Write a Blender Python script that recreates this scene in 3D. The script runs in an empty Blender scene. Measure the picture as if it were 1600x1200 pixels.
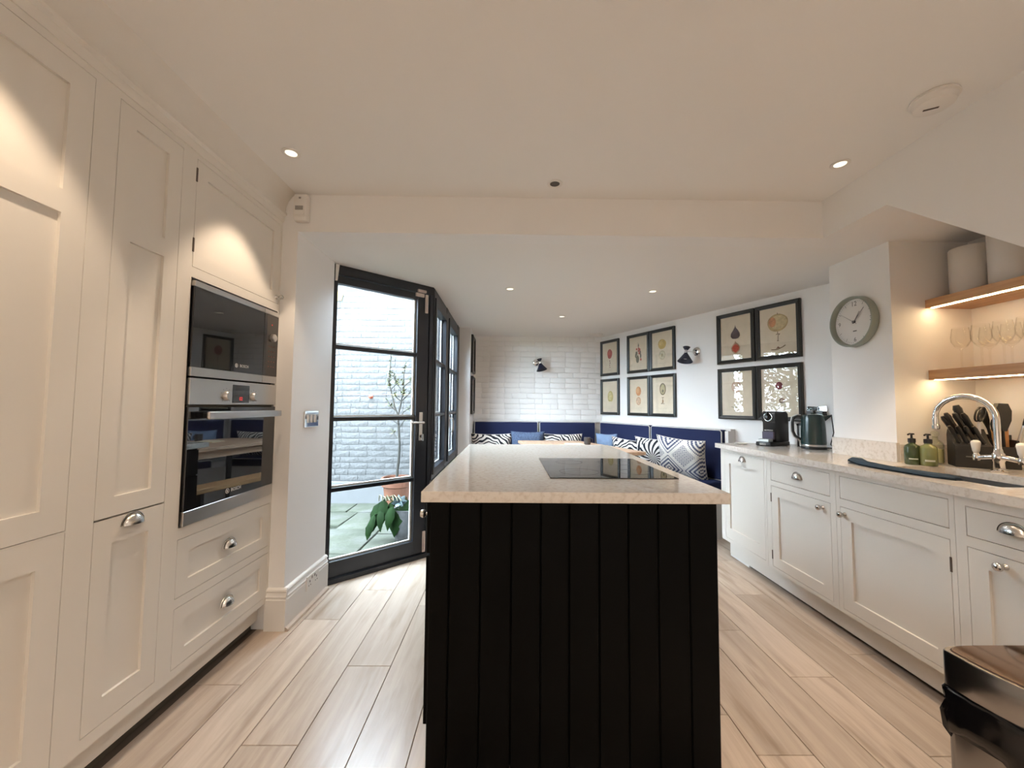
import bpy, bmesh, math, random
from mathutils import Vector, Matrix
random.seed(7)
PI = math.pi
scene = bpy.context.scene
COL = scene.collection

# ------------------------------------------------------------------ camera, world, light, exposure
HC = 1.26
F_PX = 622.0
YAW, PITCH, ROLL = math.radians(-0.525), math.radians(3.133), math.radians(0.5)
cam_data = bpy.data.cameras.new('camera')
cam_data.sensor_width = 36.0
cam_data.lens = F_PX / 1600.0 * 36.0
cam_data.clip_start = 0.02
cam = bpy.data.objects.new('camera', cam_data)
COL.objects.link(cam)
f = Vector((-math.sin(YAW) * math.cos(PITCH), math.cos(YAW) * math.cos(PITCH), math.sin(PITCH)))
r = Vector((math.cos(YAW), math.sin(YAW), 0))
u = r.cross(f)
r2 = math.cos(ROLL) * r + math.sin(ROLL) * u
u2 = -math.sin(ROLL) * r + math.cos(ROLL) * u
M = Matrix((r2, u2, -f)).transposed().to_4x4()
M.translation = Vector((0, 0, HC))
cam.matrix_world = M
scene.camera = cam

vs = scene.view_settings
vs.view_transform = 'Standard'
vs.look = 'None'
vs.gamma = 1.0
vs.use_curve_mapping = False
vs.exposure = 0.13

SKY = 42.0
world = bpy.data.worlds.new('overcast_sky')
scene.world = world
world.use_nodes = True
wn = world.node_tree.nodes
wb = wn['Background']
wb.inputs[0].default_value = (0.72, 0.865, 1.0, 1)
wb.inputs[1].default_value = SKY

WARM = (1.0, 0.77, 0.55)
SOFT = (0.94, 0.97, 1.0)
REAR = (1.0, 0.88, 0.76)
SPOT_W = 34.0
SKIRT_W = 0.0
SPOT_FAR_W = 50.0
STRIP = 36.0


def portal(name, loc, rot, sx, sy):
    l = bpy.data.lights.new(name, 'AREA')
    l.shape = 'RECTANGLE'
    l.size, l.size_y = sx, sy
    l.cycles.is_portal = True
    o = bpy.data.objects.new(name, l)
    COL.objects.link(o)
    o.location = loc
    o.rotation_euler = rot
    return o


DANG = math.atan2(3.43 - 2.87, -0.66 + 1.27)          # direction of the glazed door's plane
portal('door_daylight', (-1.0, 3.19, 1.15), (PI / 2, 0, DANG), 0.85, 2.2)
portal('window_daylight', (-0.77, 4.25, 1.4), (PI / 2, 0, PI / 2), 1.7, 1.6)

try:
    scene.cycles.max_bounces = 14
    scene.cycles.diffuse_bounces = 10
    scene.cycles.transparent_max_bounces = 16
    scene.cycles.caustics_reflective = False
    scene.cycles.caustics_refractive = False
    scene.cycles.sample_clamp_indirect = 6.0
except Exception:
    pass


# ------------------------------------------------------------------ materials
def new_mat(name):
    m = bpy.data.materials.new(name)
    m.use_nodes = True
    nt = m.node_tree
    return m, nt, nt.nodes['Principled BSDF']


def bump(nt, b, scale, strength, detail=4, dist=0.002, coord='Object', stretch=None):
    tc = nt.nodes.new('ShaderNodeTexCoord')
    n = nt.nodes.new('ShaderNodeTexNoise')
    n.inputs['Scale'].default_value = scale
    n.inputs['Detail'].default_value = detail
    src = tc.outputs[coord]
    if stretch:
        mp = nt.nodes.new('ShaderNodeMapping')
        mp.inputs['Scale'].default_value = stretch
        nt.links.new(src, mp.inputs[0])
        src = mp.outputs[0]
    nt.links.new(src, n.inputs['Vector'])
    bp = nt.nodes.new('ShaderNodeBump')
    bp.inputs['Strength'].default_value = strength
    bp.inputs['Distance'].default_value = dist
    nt.links.new(n.outputs[0], bp.inputs['Height'])
    nt.links.new(bp.outputs[0], b.inputs['Normal'])
    return n


def mat(name, col, rough=0.5, metal=0.0, spec=0.5, bmp=None, var=0.0, vscale=8, emit=None, coat=0.0):
    m, nt, b = new_mat(name)
    b.inputs['Base Color'].default_value = (*col, 1)
    b.inputs['Roughness'].default_value = rough
    b.inputs['Metallic'].default_value = metal
    b.inputs['Specular IOR Level'].default_value = spec
    b.inputs['Coat Weight'].default_value = coat
    if bmp:
        bump(nt, b, *bmp)
    if var:
        tc = nt.nodes.new('ShaderNodeTexCoord')
        n = nt.nodes.new('ShaderNodeTexNoise')
        n.inputs['Scale'].default_value = vscale
        n.inputs['Detail'].default_value = 5
        nt.links.new(tc.outputs['Object'], n.inputs['Vector'])
        cr = nt.nodes.new('ShaderNodeValToRGB')
        cr.color_ramp.elements[0].position = 0.3
        cr.color_ramp.elements[1].position = 0.7
        cr.color_ramp.elements[0].color = (*[c * (1 - var) for c in col], 1)
        cr.color_ramp.elements[1].color = (*[min(1, c * (1 + var)) for c in col], 1)
        nt.links.new(n.outputs[0], cr.inputs[0])
        nt.links.new(cr.outputs[0], b.inputs['Base Color'])
    if emit:
        b.inputs['Emission Color'].default_value = (*emit[0], 1)
        b.inputs['Emission Strength'].default_value = emit[1]
    return m


def glass_mat(name, tint=(1, 1, 1), base=0.04, gain=0.9):
    m, nt, b = new_mat(name)
    nt.nodes.remove(b)
    out = nt.nodes['Material Output']
    t = nt.nodes.new('ShaderNodeBsdfTransparent')
    t.inputs[0].default_value = (*tint, 1)
    g = nt.nodes.new('ShaderNodeBsdfGlossy')
    g.inputs['Roughness'].default_value = 0.0
    lw = nt.nodes.new('ShaderNodeLayerWeight')
    lw.inputs[0].default_value = 0.5
    fr = nt.nodes.new('ShaderNodeMath')
    fr.operation = 'POWER'
    fr.inputs[1].default_value = 5.0
    nt.links.new(lw.outputs['Facing'], fr.inputs[0])
    ma = nt.nodes.new('ShaderNodeMath')
    ma.operation = 'MULTIPLY_ADD'
    ma.inputs[1].default_value = gain
    ma.inputs[2].default_value = base
    nt.links.new(fr.outputs[0], ma.inputs[0])
    mx = nt.nodes.new('ShaderNodeMixShader')
    nt.links.new(ma.outputs[0], mx.inputs[0])
    nt.links.new(t.outputs[0], mx.inputs[1])
    nt.links.new(g.outputs[0], mx.inputs[2])
    nt.links.new(mx.outputs[0], out.inputs[0])
    return m


def wood_mat(name, c1, c2, scale=3.0, stretch=(14, 1, 14), rough=0.45, per_object=False, contrast=(0.3, 0.72), c3=None, knots=False):
    m, nt, b = new_mat(name)
    tc = nt.nodes.new('ShaderNodeTexCoord')
    mp = nt.nodes.new('ShaderNodeMapping')
    mp.inputs['Scale'].default_value = stretch
    src = tc.outputs['Object']
    if per_object:
        oi = nt.nodes.new('ShaderNodeObjectInfo')
        va = nt.nodes.new('ShaderNodeVectorMath')
        va.operation = 'MULTIPLY_ADD'
        cx = nt.nodes.new('ShaderNodeCombineXYZ')
        for k in range(3):
            nt.links.new(oi.outputs['Random'], cx.inputs[k])
        va.inputs[1].default_value = (37.0, 53.0, 11.0)
        nt.links.new(cx.outputs[0], va.inputs[0])
        nt.links.new(src, va.inputs[2])
        src = va.outputs[0]
    nt.links.new(src, mp.inputs[0])
    n = nt.nodes.new('ShaderNodeTexNoise')
    n.inputs['Scale'].default_value = scale
    n.inputs['Detail'].default_value = 8
    n.inputs['Roughness'].default_value = 0.62
    n.inputs['Distortion'].default_value = 0.6
    nt.links.new(mp.outputs[0], n.inputs['Vector'])
    cr = nt.nodes.new('ShaderNodeValToRGB')
    e = cr.color_ramp.elements
    e[0].position, e[1].position = contrast
    e[0].color = (*c1, 1)
    e[1].color = (*c2, 1)
    nt.links.new(n.outputs[0], cr.inputs[0])
    colour = cr.outputs[0]
    if per_object:
        hs = nt.nodes.new('ShaderNodeHueSaturation')
        mr = nt.nodes.new('ShaderNodeMapRange')
        mr.inputs[3].default_value = 0.86
        mr.inputs[4].default_value = 1.10
        nt.links.new(oi.outputs['Random'], mr.inputs[0])
        nt.links.new(mr.outputs[0], hs.inputs['Value'])
        nt.links.new(colour, hs.inputs['Color'])
        colour = hs.outputs[0]
    if knots:
        # occasional darker streaks along the grain
        mp2 = nt.nodes.new('ShaderNodeMapping')
        mp2.inputs['Scale'].default_value = (9, 1.1, 9)
        nt.links.new(src, mp2.inputs[0])
        n2 = nt.nodes.new('ShaderNodeTexNoise')
        n2.inputs['Scale'].default_value = 1.7
        n2.inputs['Detail'].default_value = 3
        nt.links.new(mp2.outputs[0], n2.inputs['Vector'])
        cr2 = nt.nodes.new('ShaderNodeValToRGB')
        cr2.color_ramp.elements[0].position = 0.56
        cr2.color_ramp.elements[1].position = 0.74
        cr2.color_ramp.elements[0].color = (0, 0, 0, 1)
        cr2.color_ramp.elements[1].color = (0.75, 0.75, 0.75, 1)
        nt.links.new(n2.outputs[0], cr2.inputs[0])
        mx = nt.nodes.new('ShaderNodeMixRGB')
        mx.blend_type = 'MIX'
        mx.inputs[2].default_value = (*(c3 or c1), 1)
        nt.links.new(cr2.outputs[0], mx.inputs[0])
        nt.links.new(colour, mx.inputs[1])
        colour = mx.outputs[0]
    nt.links.new(colour, b.inputs['Base Color'])
    b.inputs['Roughness'].default_value = rough
    bp = nt.nodes.new('ShaderNodeBump')
    bp.inputs['Strength'].default_value = 0.15
    bp.inputs['Distance'].default_value = 0.001
    nt.links.new(n.outputs[0], bp.inputs['Height'])
    nt.links.new(bp.outputs[0], b.inputs['Normal'])
    return m


def quartz_mat(name, base, vein, rough=0.07):
    m, nt, b = new_mat(name)
    tc = nt.nodes.new('ShaderNodeTexCoord')
    n = nt.nodes.new('ShaderNodeTexNoise')
    n.inputs['Scale'].default_value = 55
    n.inputs['Detail'].default_value = 6
    n2 = nt.nodes.new('ShaderNodeTexNoise')
    n2.inputs['Scale'].default_value = 7
    n2.inputs['Detail'].default_value = 8
    n2.inputs['Distortion'].default_value = 1.4
    for q in (n, n2):
        nt.links.new(tc.outputs['Object'], q.inputs['Vector'])
    cr = nt.nodes.new('ShaderNodeValToRGB')
    e = cr.color_ramp.elements
    e[0].position, e[1].position = 0.30, 0.52
    e[0].color = (*vein, 1)
    e[1].color = (*base, 1)
    nt.links.new(n.outputs[0], cr.inputs[0])
    cr2 = nt.nodes.new('ShaderNodeValToRGB')
    e = cr2.color_ramp.elements
    e[0].position, e[1].position = 0.485, 0.5
    e[0].color = (0, 0, 0, 1)
    e[1].color = (1, 1, 1, 1)
    k = cr2.color_ramp.elements.new(0.515)
    k.color = (0, 0, 0, 1)
    nt.links.new(n2.outputs[0], cr2.inputs[0])
    mth = nt.nodes.new('ShaderNodeMath')
    mth.operation = 'MULTIPLY'
    mth.inputs[1].default_value = 0.16
    nt.links.new(cr2.outputs[0], mth.inputs[0])
    mx = nt.nodes.new('ShaderNodeMixRGB')
    mx.inputs[2].default_value = (*vein, 1)
    nt.links.new(mth.outputs[0], mx.inputs[0])
    nt.links.new(cr.outputs[0], mx.inputs[1])
    nt.links.new(mx.outputs[0], b.inputs['Base Color'])
    b.inputs['Roughness'].default_value = rough
    b.inputs['Specular IOR Level'].default_value = 0.6
    return m


def pattern_mat(name, kind, light, dark, k=1.0, extra=None):
    """printed cushion fabrics: 'swirl' pinwheel, 'rings' zebra loops, 'ikat' stepped diamonds"""
    m, nt, b = new_mat(name)
    N, L = nt.nodes, nt.links
    tc = N.new('ShaderNodeTexCoord')
    sp = N.new('ShaderNodeSeparateXYZ')
    L.new(tc.outputs['Object'], sp.inputs[0])

    def math_(op, a, c=None, d=None):
        q = N.new('ShaderNodeMath')
        q.operation = op
        for i, v in enumerate((a, c, d)):
            if v is None:
                continue
            if isinstance(v, (int, float)):
                q.inputs[i].default_value = v
            else:
                L.new(v, q.inputs[i])
        return q.outputs[0]
    X, Z = sp.outputs[0], sp.outputs[2]
    if kind == 'swirl':
        cx, cz = extra or (0.03, 0.0)
        dx, dz = math_('SUBTRACT', X, cx), math_('SUBTRACT', Z, cz)
        rr = math_('SQRT', math_('ADD', math_('MULTIPLY', dx, dx), math_('MULTIPLY', dz, dz)))
        th = math_('ARCTAN2', dz, dx)
        ph = math_('ADD', math_('MULTIPLY', th, 15), math_('MULTIPLY', rr, 34 * k))
        val = math_('SINE', ph)
        fac = math_('GREATER_THAN', val, 0.15)
        # outside the pinwheel: loops
        w = N.new('ShaderNodeTexWave')
        w.wave_type = 'RINGS'
        w.rings_direction = 'SPHERICAL'
        w.inputs['Scale'].default_value = 9
        w.inputs['Distortion'].default_value = 6
        w.inputs['Detail'].default_value = 0.5
        mp = N.new('ShaderNodeMapping')
        mp.inputs['Location'].default_value = (0.19, 0, -0.12)
        L.new(tc.outputs['Object'], mp.inputs[0])
        L.new(mp.outputs[0], w.inputs[0])
        fac2 = math_('GREATER_THAN', w.outputs['Fac'], 0.55)
        sel = math_('GREATER_THAN', rr, 0.185)
        mx = N.new('ShaderNodeMix')
        L.new(sel, mx.inputs[0]); L.new(fac, mx.inputs[2]); L.new(fac2, mx.inputs[3])
        fac = mx.outputs[0]
    elif kind == 'rings':
        w = N.new('ShaderNodeTexWave')
        w.wave_type = 'RINGS'
        w.rings_direction = 'SPHERICAL'
        w.inputs['Scale'].default_value = 8.5 * k
        w.inputs['Distortion'].default_value = 7
        w.inputs['Detail'].default_value = 0.6
        w.inputs['Detail Scale'].default_value = 1.2
        mp = N.new('ShaderNodeMapping')
        mp.inputs['Location'].default_value = extra or (0.05, 0, 0.12)
        L.new(tc.outputs['Object'], mp.inputs[0])
        L.new(mp.outputs[0], w.inputs[0])
        fac = math_('GREATER_THAN', w.outputs['Fac'], 0.55)
    else:
        # diagonal patches, each filled with nested stepped diamonds, pale bands between
        s = 0.155
        px = math_('PINGPONG', math_('ADD', X, 1.03), s)
        pz = math_('PINGPONG', math_('ADD', Z, 1.02), s)
        d = math_('ADD', math_('SNAP', px, 0.011), math_('SNAP', pz, 0.011))
        ring = math_('GREATER_THAN', math_('SINE', math_('MULTIPLY', d, 2 * PI / 0.042)), 0.1)
        band = math_('LESS_THAN', math_('ABSOLUTE', math_('SUBTRACT', d, s)), 0.021)
        hx = math_('PINGPONG', math_('ADD', math_('ADD', X, Z), 2.0), 0.0185)
        hz = math_('PINGPONG', math_('ADD', math_('SUBTRACT', X, Z), 2.0), 0.0185)
        hooks = math_('GREATER_THAN', math_('SINE', math_('MULTIPLY', math_('ADD', hx, hz), 290)), 0.25)
        far = math_('GREATER_THAN', d, s)
        mx = N.new('ShaderNodeMix')
        L.new(far, mx.inputs[0]); L.new(ring, mx.inputs[2]); L.new(hooks, mx.inputs[3])
        fac = math_('MULTIPLY', mx.outputs[0], math_('SUBTRACT', 1.0, band))
    mixc = N.new('ShaderNodeMixRGB')
    mixc.inputs[1].default_value = (*light, 1)
    mixc.inputs[2].default_value = (*dark, 1)
    L.new(fac, mixc.inputs[0])
    L.new(mixc.outputs[0], b.inputs['Base Color'])
    b.inputs['Roughness'].default_value = 0.9
    b.inputs['Specular IOR Level'].default_value = 0.1
    bump(nt, b, 160, 0.3)
    return m


MT = {}
MT['wall'] = mat('white_wall_paint', (0.87, 0.87, 0.87), 0.75, bmp=(90, 0.05))
MT['ceil'] = mat('white_ceiling_paint', (0.87, 0.865, 0.855), 0.85, bmp=(60, 0.05))
MT['brick'] = mat('white_painted_brick', (0.85, 0.845, 0.835), 0.6, bmp=(45, 0.55, 5, 0.006))
MT['gbrick'] = mat('white_brick_darkened_for_sky', (0.057, 0.056, 0.055), 0.7, bmp=(26, 0.9, 6, 0.014), var=0.05, vscale=3)  # white paint and other outdoor colours darkened to offset the raised sky
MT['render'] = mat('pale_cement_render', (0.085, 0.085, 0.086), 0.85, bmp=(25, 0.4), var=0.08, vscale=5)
MT['cab'] = mat('stone_white_cabinet_paint', (0.75, 0.72, 0.67), 0.38, bmp=(120, 0.02))
MT['gap'] = mat('shadowed_carcass', (0.10, 0.085, 0.065), 0.9)
MT['trim'] = mat('white_gloss_trim', (0.80, 0.785, 0.76), 0.35)
MT['steel'] = mat('brushed_steel', (0.62, 0.61, 0.60), 0.28, 1.0, bmp=(300, 0.05))
MT['pewter'] = mat('pewter_metal', (0.60, 0.585, 0.565), 0.24, 1.0, bmp=(30, 0.1))
MT['chrome'] = mat('chrome', (0.85, 0.85, 0.86), 0.06, 1.0)
MT['dark_hinge'] = mat('dark_hinge_metal', (0.13, 0.10, 0.08), 0.5, 0.6)
MT['blackglass'] = mat('black_appliance_glass', (0.008, 0.008, 0.009), 0.02, 0.0, 0.9)
MT['brownglass'] = mat('dark_control_panel_glass', (0.02, 0.014, 0.011), 0.04, 0.0, 0.8)
MT['hob'] = mat('black_hob_glass', (0.012, 0.012, 0.013), 0.03, 0.0, 1.0)
MT['plastic_black'] = mat('black_plastic', (0.012, 0.012, 0.012), 0.28)
MT['matte_black'] = mat('matte_black', (0.011, 0.010, 0.0095), 0.6)
MT['white_plastic'] = mat('white_plastic', (0.82, 0.80, 0.77), 0.4)
MT['grey_plastic'] = mat('grey_plastic', (0.35, 0.33, 0.31), 0.5)
MT['frame_dark'] = mat('anthracite_window_paint', (0.010, 0.012, 0.017), 0.35)
MT['island'] = mat('black_island_paint', (0.0012, 0.0013, 0.0013), 0.5, spec=0.08, bmp=(90, 0.05))
MT['quartz'] = quartz_mat('cream_quartz', (0.70, 0.655, 0.60), (0.58, 0.52, 0.455), 0.045)
MT['quartz2'] = quartz_mat('pale_quartz', (0.74, 0.70, 0.655), (0.60, 0.545, 0.49), 0.05)
MT['plank'] = wood_mat('oak_plank', (0.41, 0.325, 0.258), (0.59, 0.49, 0.405), 2.0, (9, 0.75, 9), 0.26, True, (0.26, 0.70), (0.27, 0.20, 0.15), True)
MT['joint'] = mat('dark_plank_joint', (0.10, 0.075, 0.055), 0.8)
MT['oak'] = wood_mat('oak_shelf', (0.40, 0.21, 0.095), (0.62, 0.37, 0.19), 3, (12, 0.9, 12), 0.42)
MT['table'] = wood_mat('pale_oak_table', (0.44, 0.29, 0.19), (0.64, 0.46, 0.33), 3, (10, 0.8, 10), 0.40)
MT['tablewood2'] = wood_mat('worn_bench_wood', (0.38, 0.20, 0.09), (0.62, 0.38, 0.19), 3, (10, 0.8, 10), 0.5)
MT['woodhandle'] = wood_mat('beech_handle', (0.55, 0.27, 0.10), (0.66, 0.36, 0.15), 6, (3, 3, 1), 0.5)
MT['frame_black'] = mat('black_picture_frame', (0.012, 0.013, 0.012), 0.35)
MT['paper'] = mat('aged_print_paper', (0.80, 0.70, 0.57), 0.85, var=0.05, vscale=14)
MT['pane'] = glass_mat('window_glass', (0.97, 0.985, 0.985), 0.035, 0.9)
MT['picglass'] = glass_mat('picture_glass', (0.98, 0.98, 0.97), 0.045, 0.95)
MT['drinkglass'] = glass_mat('drinking_glass', (0.99, 0.988, 0.98), 0.025, 0.9)
MT['navy'] = mat('navy_upholstery', (0.017, 0.023, 0.066), 0.85, spec=0.15, bmp=(260, 0.25))
MT['piping'] = mat('cream_piping', (0.62, 0.60, 0.56), 0.8)
MT['blue_a'] = mat('blue_woven_cotton', (0.085, 0.115, 0.185), 0.9, spec=0.1, bmp=(150, 0.3), var=0.35, vscale=70)
MT['blue_b'] = mat('pale_blue_linen', (0.19, 0.265, 0.40), 0.9, spec=0.1, bmp=(70, 0.5), var=0.10, vscale=20)
MT['zebra'] = pattern_mat('monochrome_loop_print', 'rings', (0.70, 0.66, 0.61), (0.022, 0.022, 0.028))
MT['zebra2'] = pattern_mat('monochrome_ring_print', 'rings', (0.72, 0.69, 0.65), (0.022, 0.022, 0.028), 1.1, (0.16, 0, 0.05))
MT['zebra3'] = pattern_mat('monochrome_curl_print', 'rings', (0.70, 0.67, 0.63), (0.022, 0.022, 0.03), 1.0, (-0.10, 0, 0.16))
MT['swirl'] = pattern_mat('pinwheel_print', 'swirl', (0.70, 0.68, 0.65), (0.018, 0.02, 0.026))
MT['ikat'] = pattern_mat('ikat_print', 'ikat', (0.74, 0.72, 0.68), (0.085, 0.10, 0.17))
MT['sconce'] = mat('navy_lamp_enamel', (0.012, 0.016, 0.040), 0.38)
MT['lamp_on'] = mat('lit_downlight_lens', (1, 1, 1), 0.5, emit=((1.0, 0.93, 0.70), 1.5))
MT['lamp_off'] = mat('unlit_lamp_well', (0.02, 0.015, 0.012), 0.4)
MT['strip'] = mat('lit_led_strip', (1, 1, 1), 0.5, emit=((1.0, 0.72, 0.40), STRIP))
MT['sage'] = mat('sage_clock_case', (0.27, 0.30, 0.26), 0.45)
MT['dial'] = mat('pale_clock_dial', (0.72, 0.70, 0.68), 0.6)
MT['ink'] = mat('grey_print_ink', (0.13, 0.12, 0.12), 0.7)
MT['led_red'] = mat('red_led_digit', (0.3, 0.02, 0.02), 0.5, emit=((1.0, 0.06, 0.04), 0.8))
MT['logo'] = mat('silver_logo_print', (0.75, 0.74, 0.72), 0.4)
MT['kettle'] = mat('dark_green_kettle_enamel', (0.010, 0.028, 0.026), 0.25, coat=0.3)
MT['towel'] = mat('slate_blue_towel', (0.040, 0.060, 0.085), 0.95, spec=0.05, bmp=(220, 0.6))
MT['bottle_dark'] = mat('dark_green_bottle', (0.045, 0.065, 0.025), 0.08, coat=0.4)
MT['bottle_olive'] = mat('olive_bottle', (0.20, 0.215, 0.085), 0.08, coat=0.4)
MT['label_white'] = mat('pale_label_print', (0.60, 0.62, 0.52), 0.6)
MT['clearbottle'] = glass_mat('clear_bottle_glass', (0.97, 0.98, 0.93), 0.05, 0.9)
MT['ceramic'] = mat('white_ceramic', (0.82, 0.80, 0.76), 0.12)
MT['vase'] = mat('matt_white_ceramic', (0.70, 0.68, 0.65), 0.6, bmp=(60, 0.2))
MT['terracotta'] = mat('terracotta', (0.112, 0.042, 0.021), 0.85, bmp=(40, 0.4), var=0.18, vscale=9)
MT['stonepot'] = mat('mottled_stone_pot', (0.075, 0.075, 0.075), 0.9, bmp=(40, 0.6), var=0.25, vscale=16)
MT['bark'] = mat('grey_bark', (0.024, 0.022, 0.017), 0.9, bmp=(80, 0.6), var=0.2, vscale=20)
MT['leaf_pale'] = mat('pale_young_leaf', (0.055, 0.062, 0.022), 0.6, var=0.2, vscale=10)
MT['leaf_dark'] = mat('deep_green_leaf', (0.0060, 0.020, 0.0030), 0.75, spec=0.12, var=0.35, vscale=12)
MT['leaf_blue'] = mat('blue_green_succulent_leaf', (0.055, 0.08, 0.085), 0.5)
MT['tendril'] = mat('pale_yellow_stalk', (0.15, 0.14, 0.085), 0.6)
MT['soil'] = mat('dark_soil', (0.06, 0.045, 0.03), 1.0, bmp=(60, 0.8))
MT['flag'] = mat('mossy_york_stone', (0.046, 0.048, 0.036), 0.85, bmp=(18, 0.6, 8, 0.012))
_nt = MT['flag'].node_tree
_tc = _nt.nodes.new('ShaderNodeTexCoord')
_n = _nt.nodes.new('ShaderNodeTexNoise')
_n.inputs['Scale'].default_value = 3.2
_n.inputs['Detail'].default_value = 9
_n.inputs['Roughness'].default_value = 0.7
_cr = _nt.nodes.new('ShaderNodeValToRGB')
_cr.color_ramp.elements[0].position = 0.34
_cr.color_ramp.elements[0].color = (0.022, 0.026, 0.014, 1)
_cr.color_ramp.elements[1].position = 0.66
_cr.color_ramp.elements[1].color = (0.062, 0.061, 0.054, 1)
_e = _cr.color_ramp.elements.new(0.5)
_e.color = (0.040, 0.044, 0.029, 1)
_nt.links.new(_tc.outputs['Object'], _n.inputs['Vector'])
_nt.links.new(_n.outputs[0], _cr.inputs[0])
_nt.links.new(_cr.outputs[0], _nt.nodes['Principled BSDF'].inputs['Base Color'])
MT['flagjoint'] = mat('dark_paving_joint', (0.02, 0.023, 0.015), 0.95)
MT['hedge'] = mat('garden_tree_leaf', (0.05, 0.075, 0.028), 0.5, var=0.4, vscale=4)
MT['yellow'] = mat('yellow_card', (0.17, 0.10, 0.015), 0.6)
MT['orange'] = mat('orange_plastic', (0.18, 0.035, 0.014), 0.4)
MT['lid'] = mat('bronze_mirror_lid', (0.50, 0.34, 0.24), 0.06, 1.0)
MT['binsteel'] = mat('brushed_bin_steel', (0.33, 0.33, 0.34), 0.22, 1.0)
MT['liner'] = mat('glossy_black_liner', (0.005, 0.005, 0.006), 0.16, bmp=(9, 0.5, 2, 0.012))
MT['sinksteel'] = mat('sink_steel', (0.42, 0.42, 0.43), 0.3, 1.0)
MT['book'] = mat('cream_notebook_cover', (0.80, 0.70, 0.50), 0.6)
MT['mug'] = mat('dark_stoneware', (0.05, 0.045, 0.045), 0.4)
MT['pod'] = mat('smoky_plastic', (0.10, 0.09, 0.13), 0.15)

# ------------------------------------------------------------------ geometry helpers


class MB:
    def __init__(self):
        self.v, self.f = [], []

    def add(self, vs_, fs):
        n = len(self.v)
        self.v += [tuple(p) for p in vs_]
        self.f += [tuple(i + n for i in q) for q in fs]
        return self

    def box(self, x0, x1, y0, y1, z0, z1):
        x0, x1 = min(x0, x1), max(x0, x1)
        y0, y1 = min(y0, y1), max(y0, y1)
        z0, z1 = min(z0, z1), max(z0, z1)
        p = [(x0, y0, z0), (x1, y0, z0), (x1, y1, z0), (x0, y1, z0), (x0, y0, z1), (x1, y0, z1), (x1, y1, z1), (x0, y1, z1)]
        return self.add(p, [(3, 2, 1, 0), (4, 5, 6, 7), (0, 1, 5, 4), (1, 2, 6, 5), (2, 3, 7, 6), (3, 0, 4, 7)])

    def fbox(self, F, y0, y1, o0, o1, z0, z1):
        a, c = F(y0, o0, z0), F(y1, o1, z1)
        return self.box(a[0], c[0], a[1], c[1], z0, z1)

    def prism(self, pts, fn, a, c):
        """polygon pts (p,q) extruded from a to c; fn(p,q,t)->xyz"""
        n = len(pts)
        vs_ = [fn(p, q, a) for p, q in pts] + [fn(p, q, c) for p, q in pts]
        fs = [tuple(range(n)), tuple(reversed(range(n, 2 * n)))]
        fs += [(i, i + n, (i + 1) % n + n, (i + 1) % n) for i in range(n)]
        return self.add(vs_, fs)

    def lathe(self, prof, o=(0, 0, 0), axis=(0, 0, 1), n=24, squash=1.0, cap=True):
        o, ax = Vector(o), Vector(axis).normalized()
        a = ax.orthogonal().normalized()
        if abs(ax.z) > 0.99:
            a = Vector((1, 0, 0))
        c = ax.cross(a)
        vs_, fs = [], []
        for (rad, h) in prof:
            for k in range(n):
                t = 2 * PI * k / n
                vs_.append(o + ax * h + a * rad * math.cos(t) + c * rad * squash * math.sin(t))
        for i in range(len(prof) - 1):
            for k in range(n):
                k2 = (k + 1) % n
                fs.append((i * n + k, i * n + k2, (i + 1) * n + k2, (i + 1) * n + k))
        if cap and prof[0][0] > 1e-6:
            fs.append(tuple(reversed(range(n))))
        if cap and prof[-1][0] > 1e-6:
            fs.append(tuple(range((len(prof) - 1) * n, len(prof) * n)))
        return self.add(vs_, fs)

    def tube(self, pts, rad, n=8, caps=True):
        pts = [Vector(p) for p in pts]
        if not hasattr(rad, '__len__'):
            rad = [rad] * len(pts)
        tan = []
        for i in range(len(pts)):
            a = pts[max(0, i - 1)]
            c = pts[min(len(pts) - 1, i + 1)]
            tan.append((c - a).normalized())
        nrm = tan[0].orthogonal().normalized()
        vs_, fs = [], []
        for i, p in enumerate(pts):
            nrm = (nrm - tan[i] * nrm.dot(tan[i])).normalized()
            bi = tan[i].cross(nrm)
            for k in range(n):
                t = 2 * PI * k / n
                vs_.append(p + (nrm * math.cos(t) + bi * math.sin(t)) * rad[i])
        for i in range(len(pts) - 1):
            for k in range(n):
                k2 = (k + 1) % n
                fs.append((i * n + k, i * n + k2, (i + 1) * n + k2, (i + 1) * n + k))
        if caps:
            fs.append(tuple(reversed(range(n))))
            fs.append(tuple(range((len(pts) - 1) * n, len(pts) * n)))
        return self.add(vs_, fs)

    def mesh(self, name, material, off=(0, 0, 0), bevel=0.0, seg=2, smooth=None):
        bm = bmesh.new()
        vv = [bm.verts.new((p[0] - off[0], p[1] - off[1], p[2] - off[2])) for p in self.v]
        for q in self.f:
            try:
                bm.faces.new([vv[i] for i in q])
            except ValueError:
                pass
        bmesh.ops.recalc_face_normals(bm, faces=bm.faces)
        if bevel:
            bmesh.ops.bevel(bm, geom=list(bm.edges), offset=bevel, segments=seg, profile=0.5, affect='EDGES', clamp_overlap=True)
        me = bpy.data.meshes.new(name)
        bm.to_mesh(me)
        bm.free()
        if smooth:
            me.polygons.foreach_set('use_smooth', [True] * len(me.polygons))
            me.set_sharp_from_angle(angle=math.radians(smooth))
        me.materials.append(material)
        return me


def origin_of(parent):
    o, q = Vector((0, 0, 0)), parent
    while q is not None:
        o += q.location
        q = q.parent
    return o


def is_local(parent):
    q = parent
    while q is not None:
        if q.get('_local'):
            return True
        q = q.parent
    return False


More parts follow.
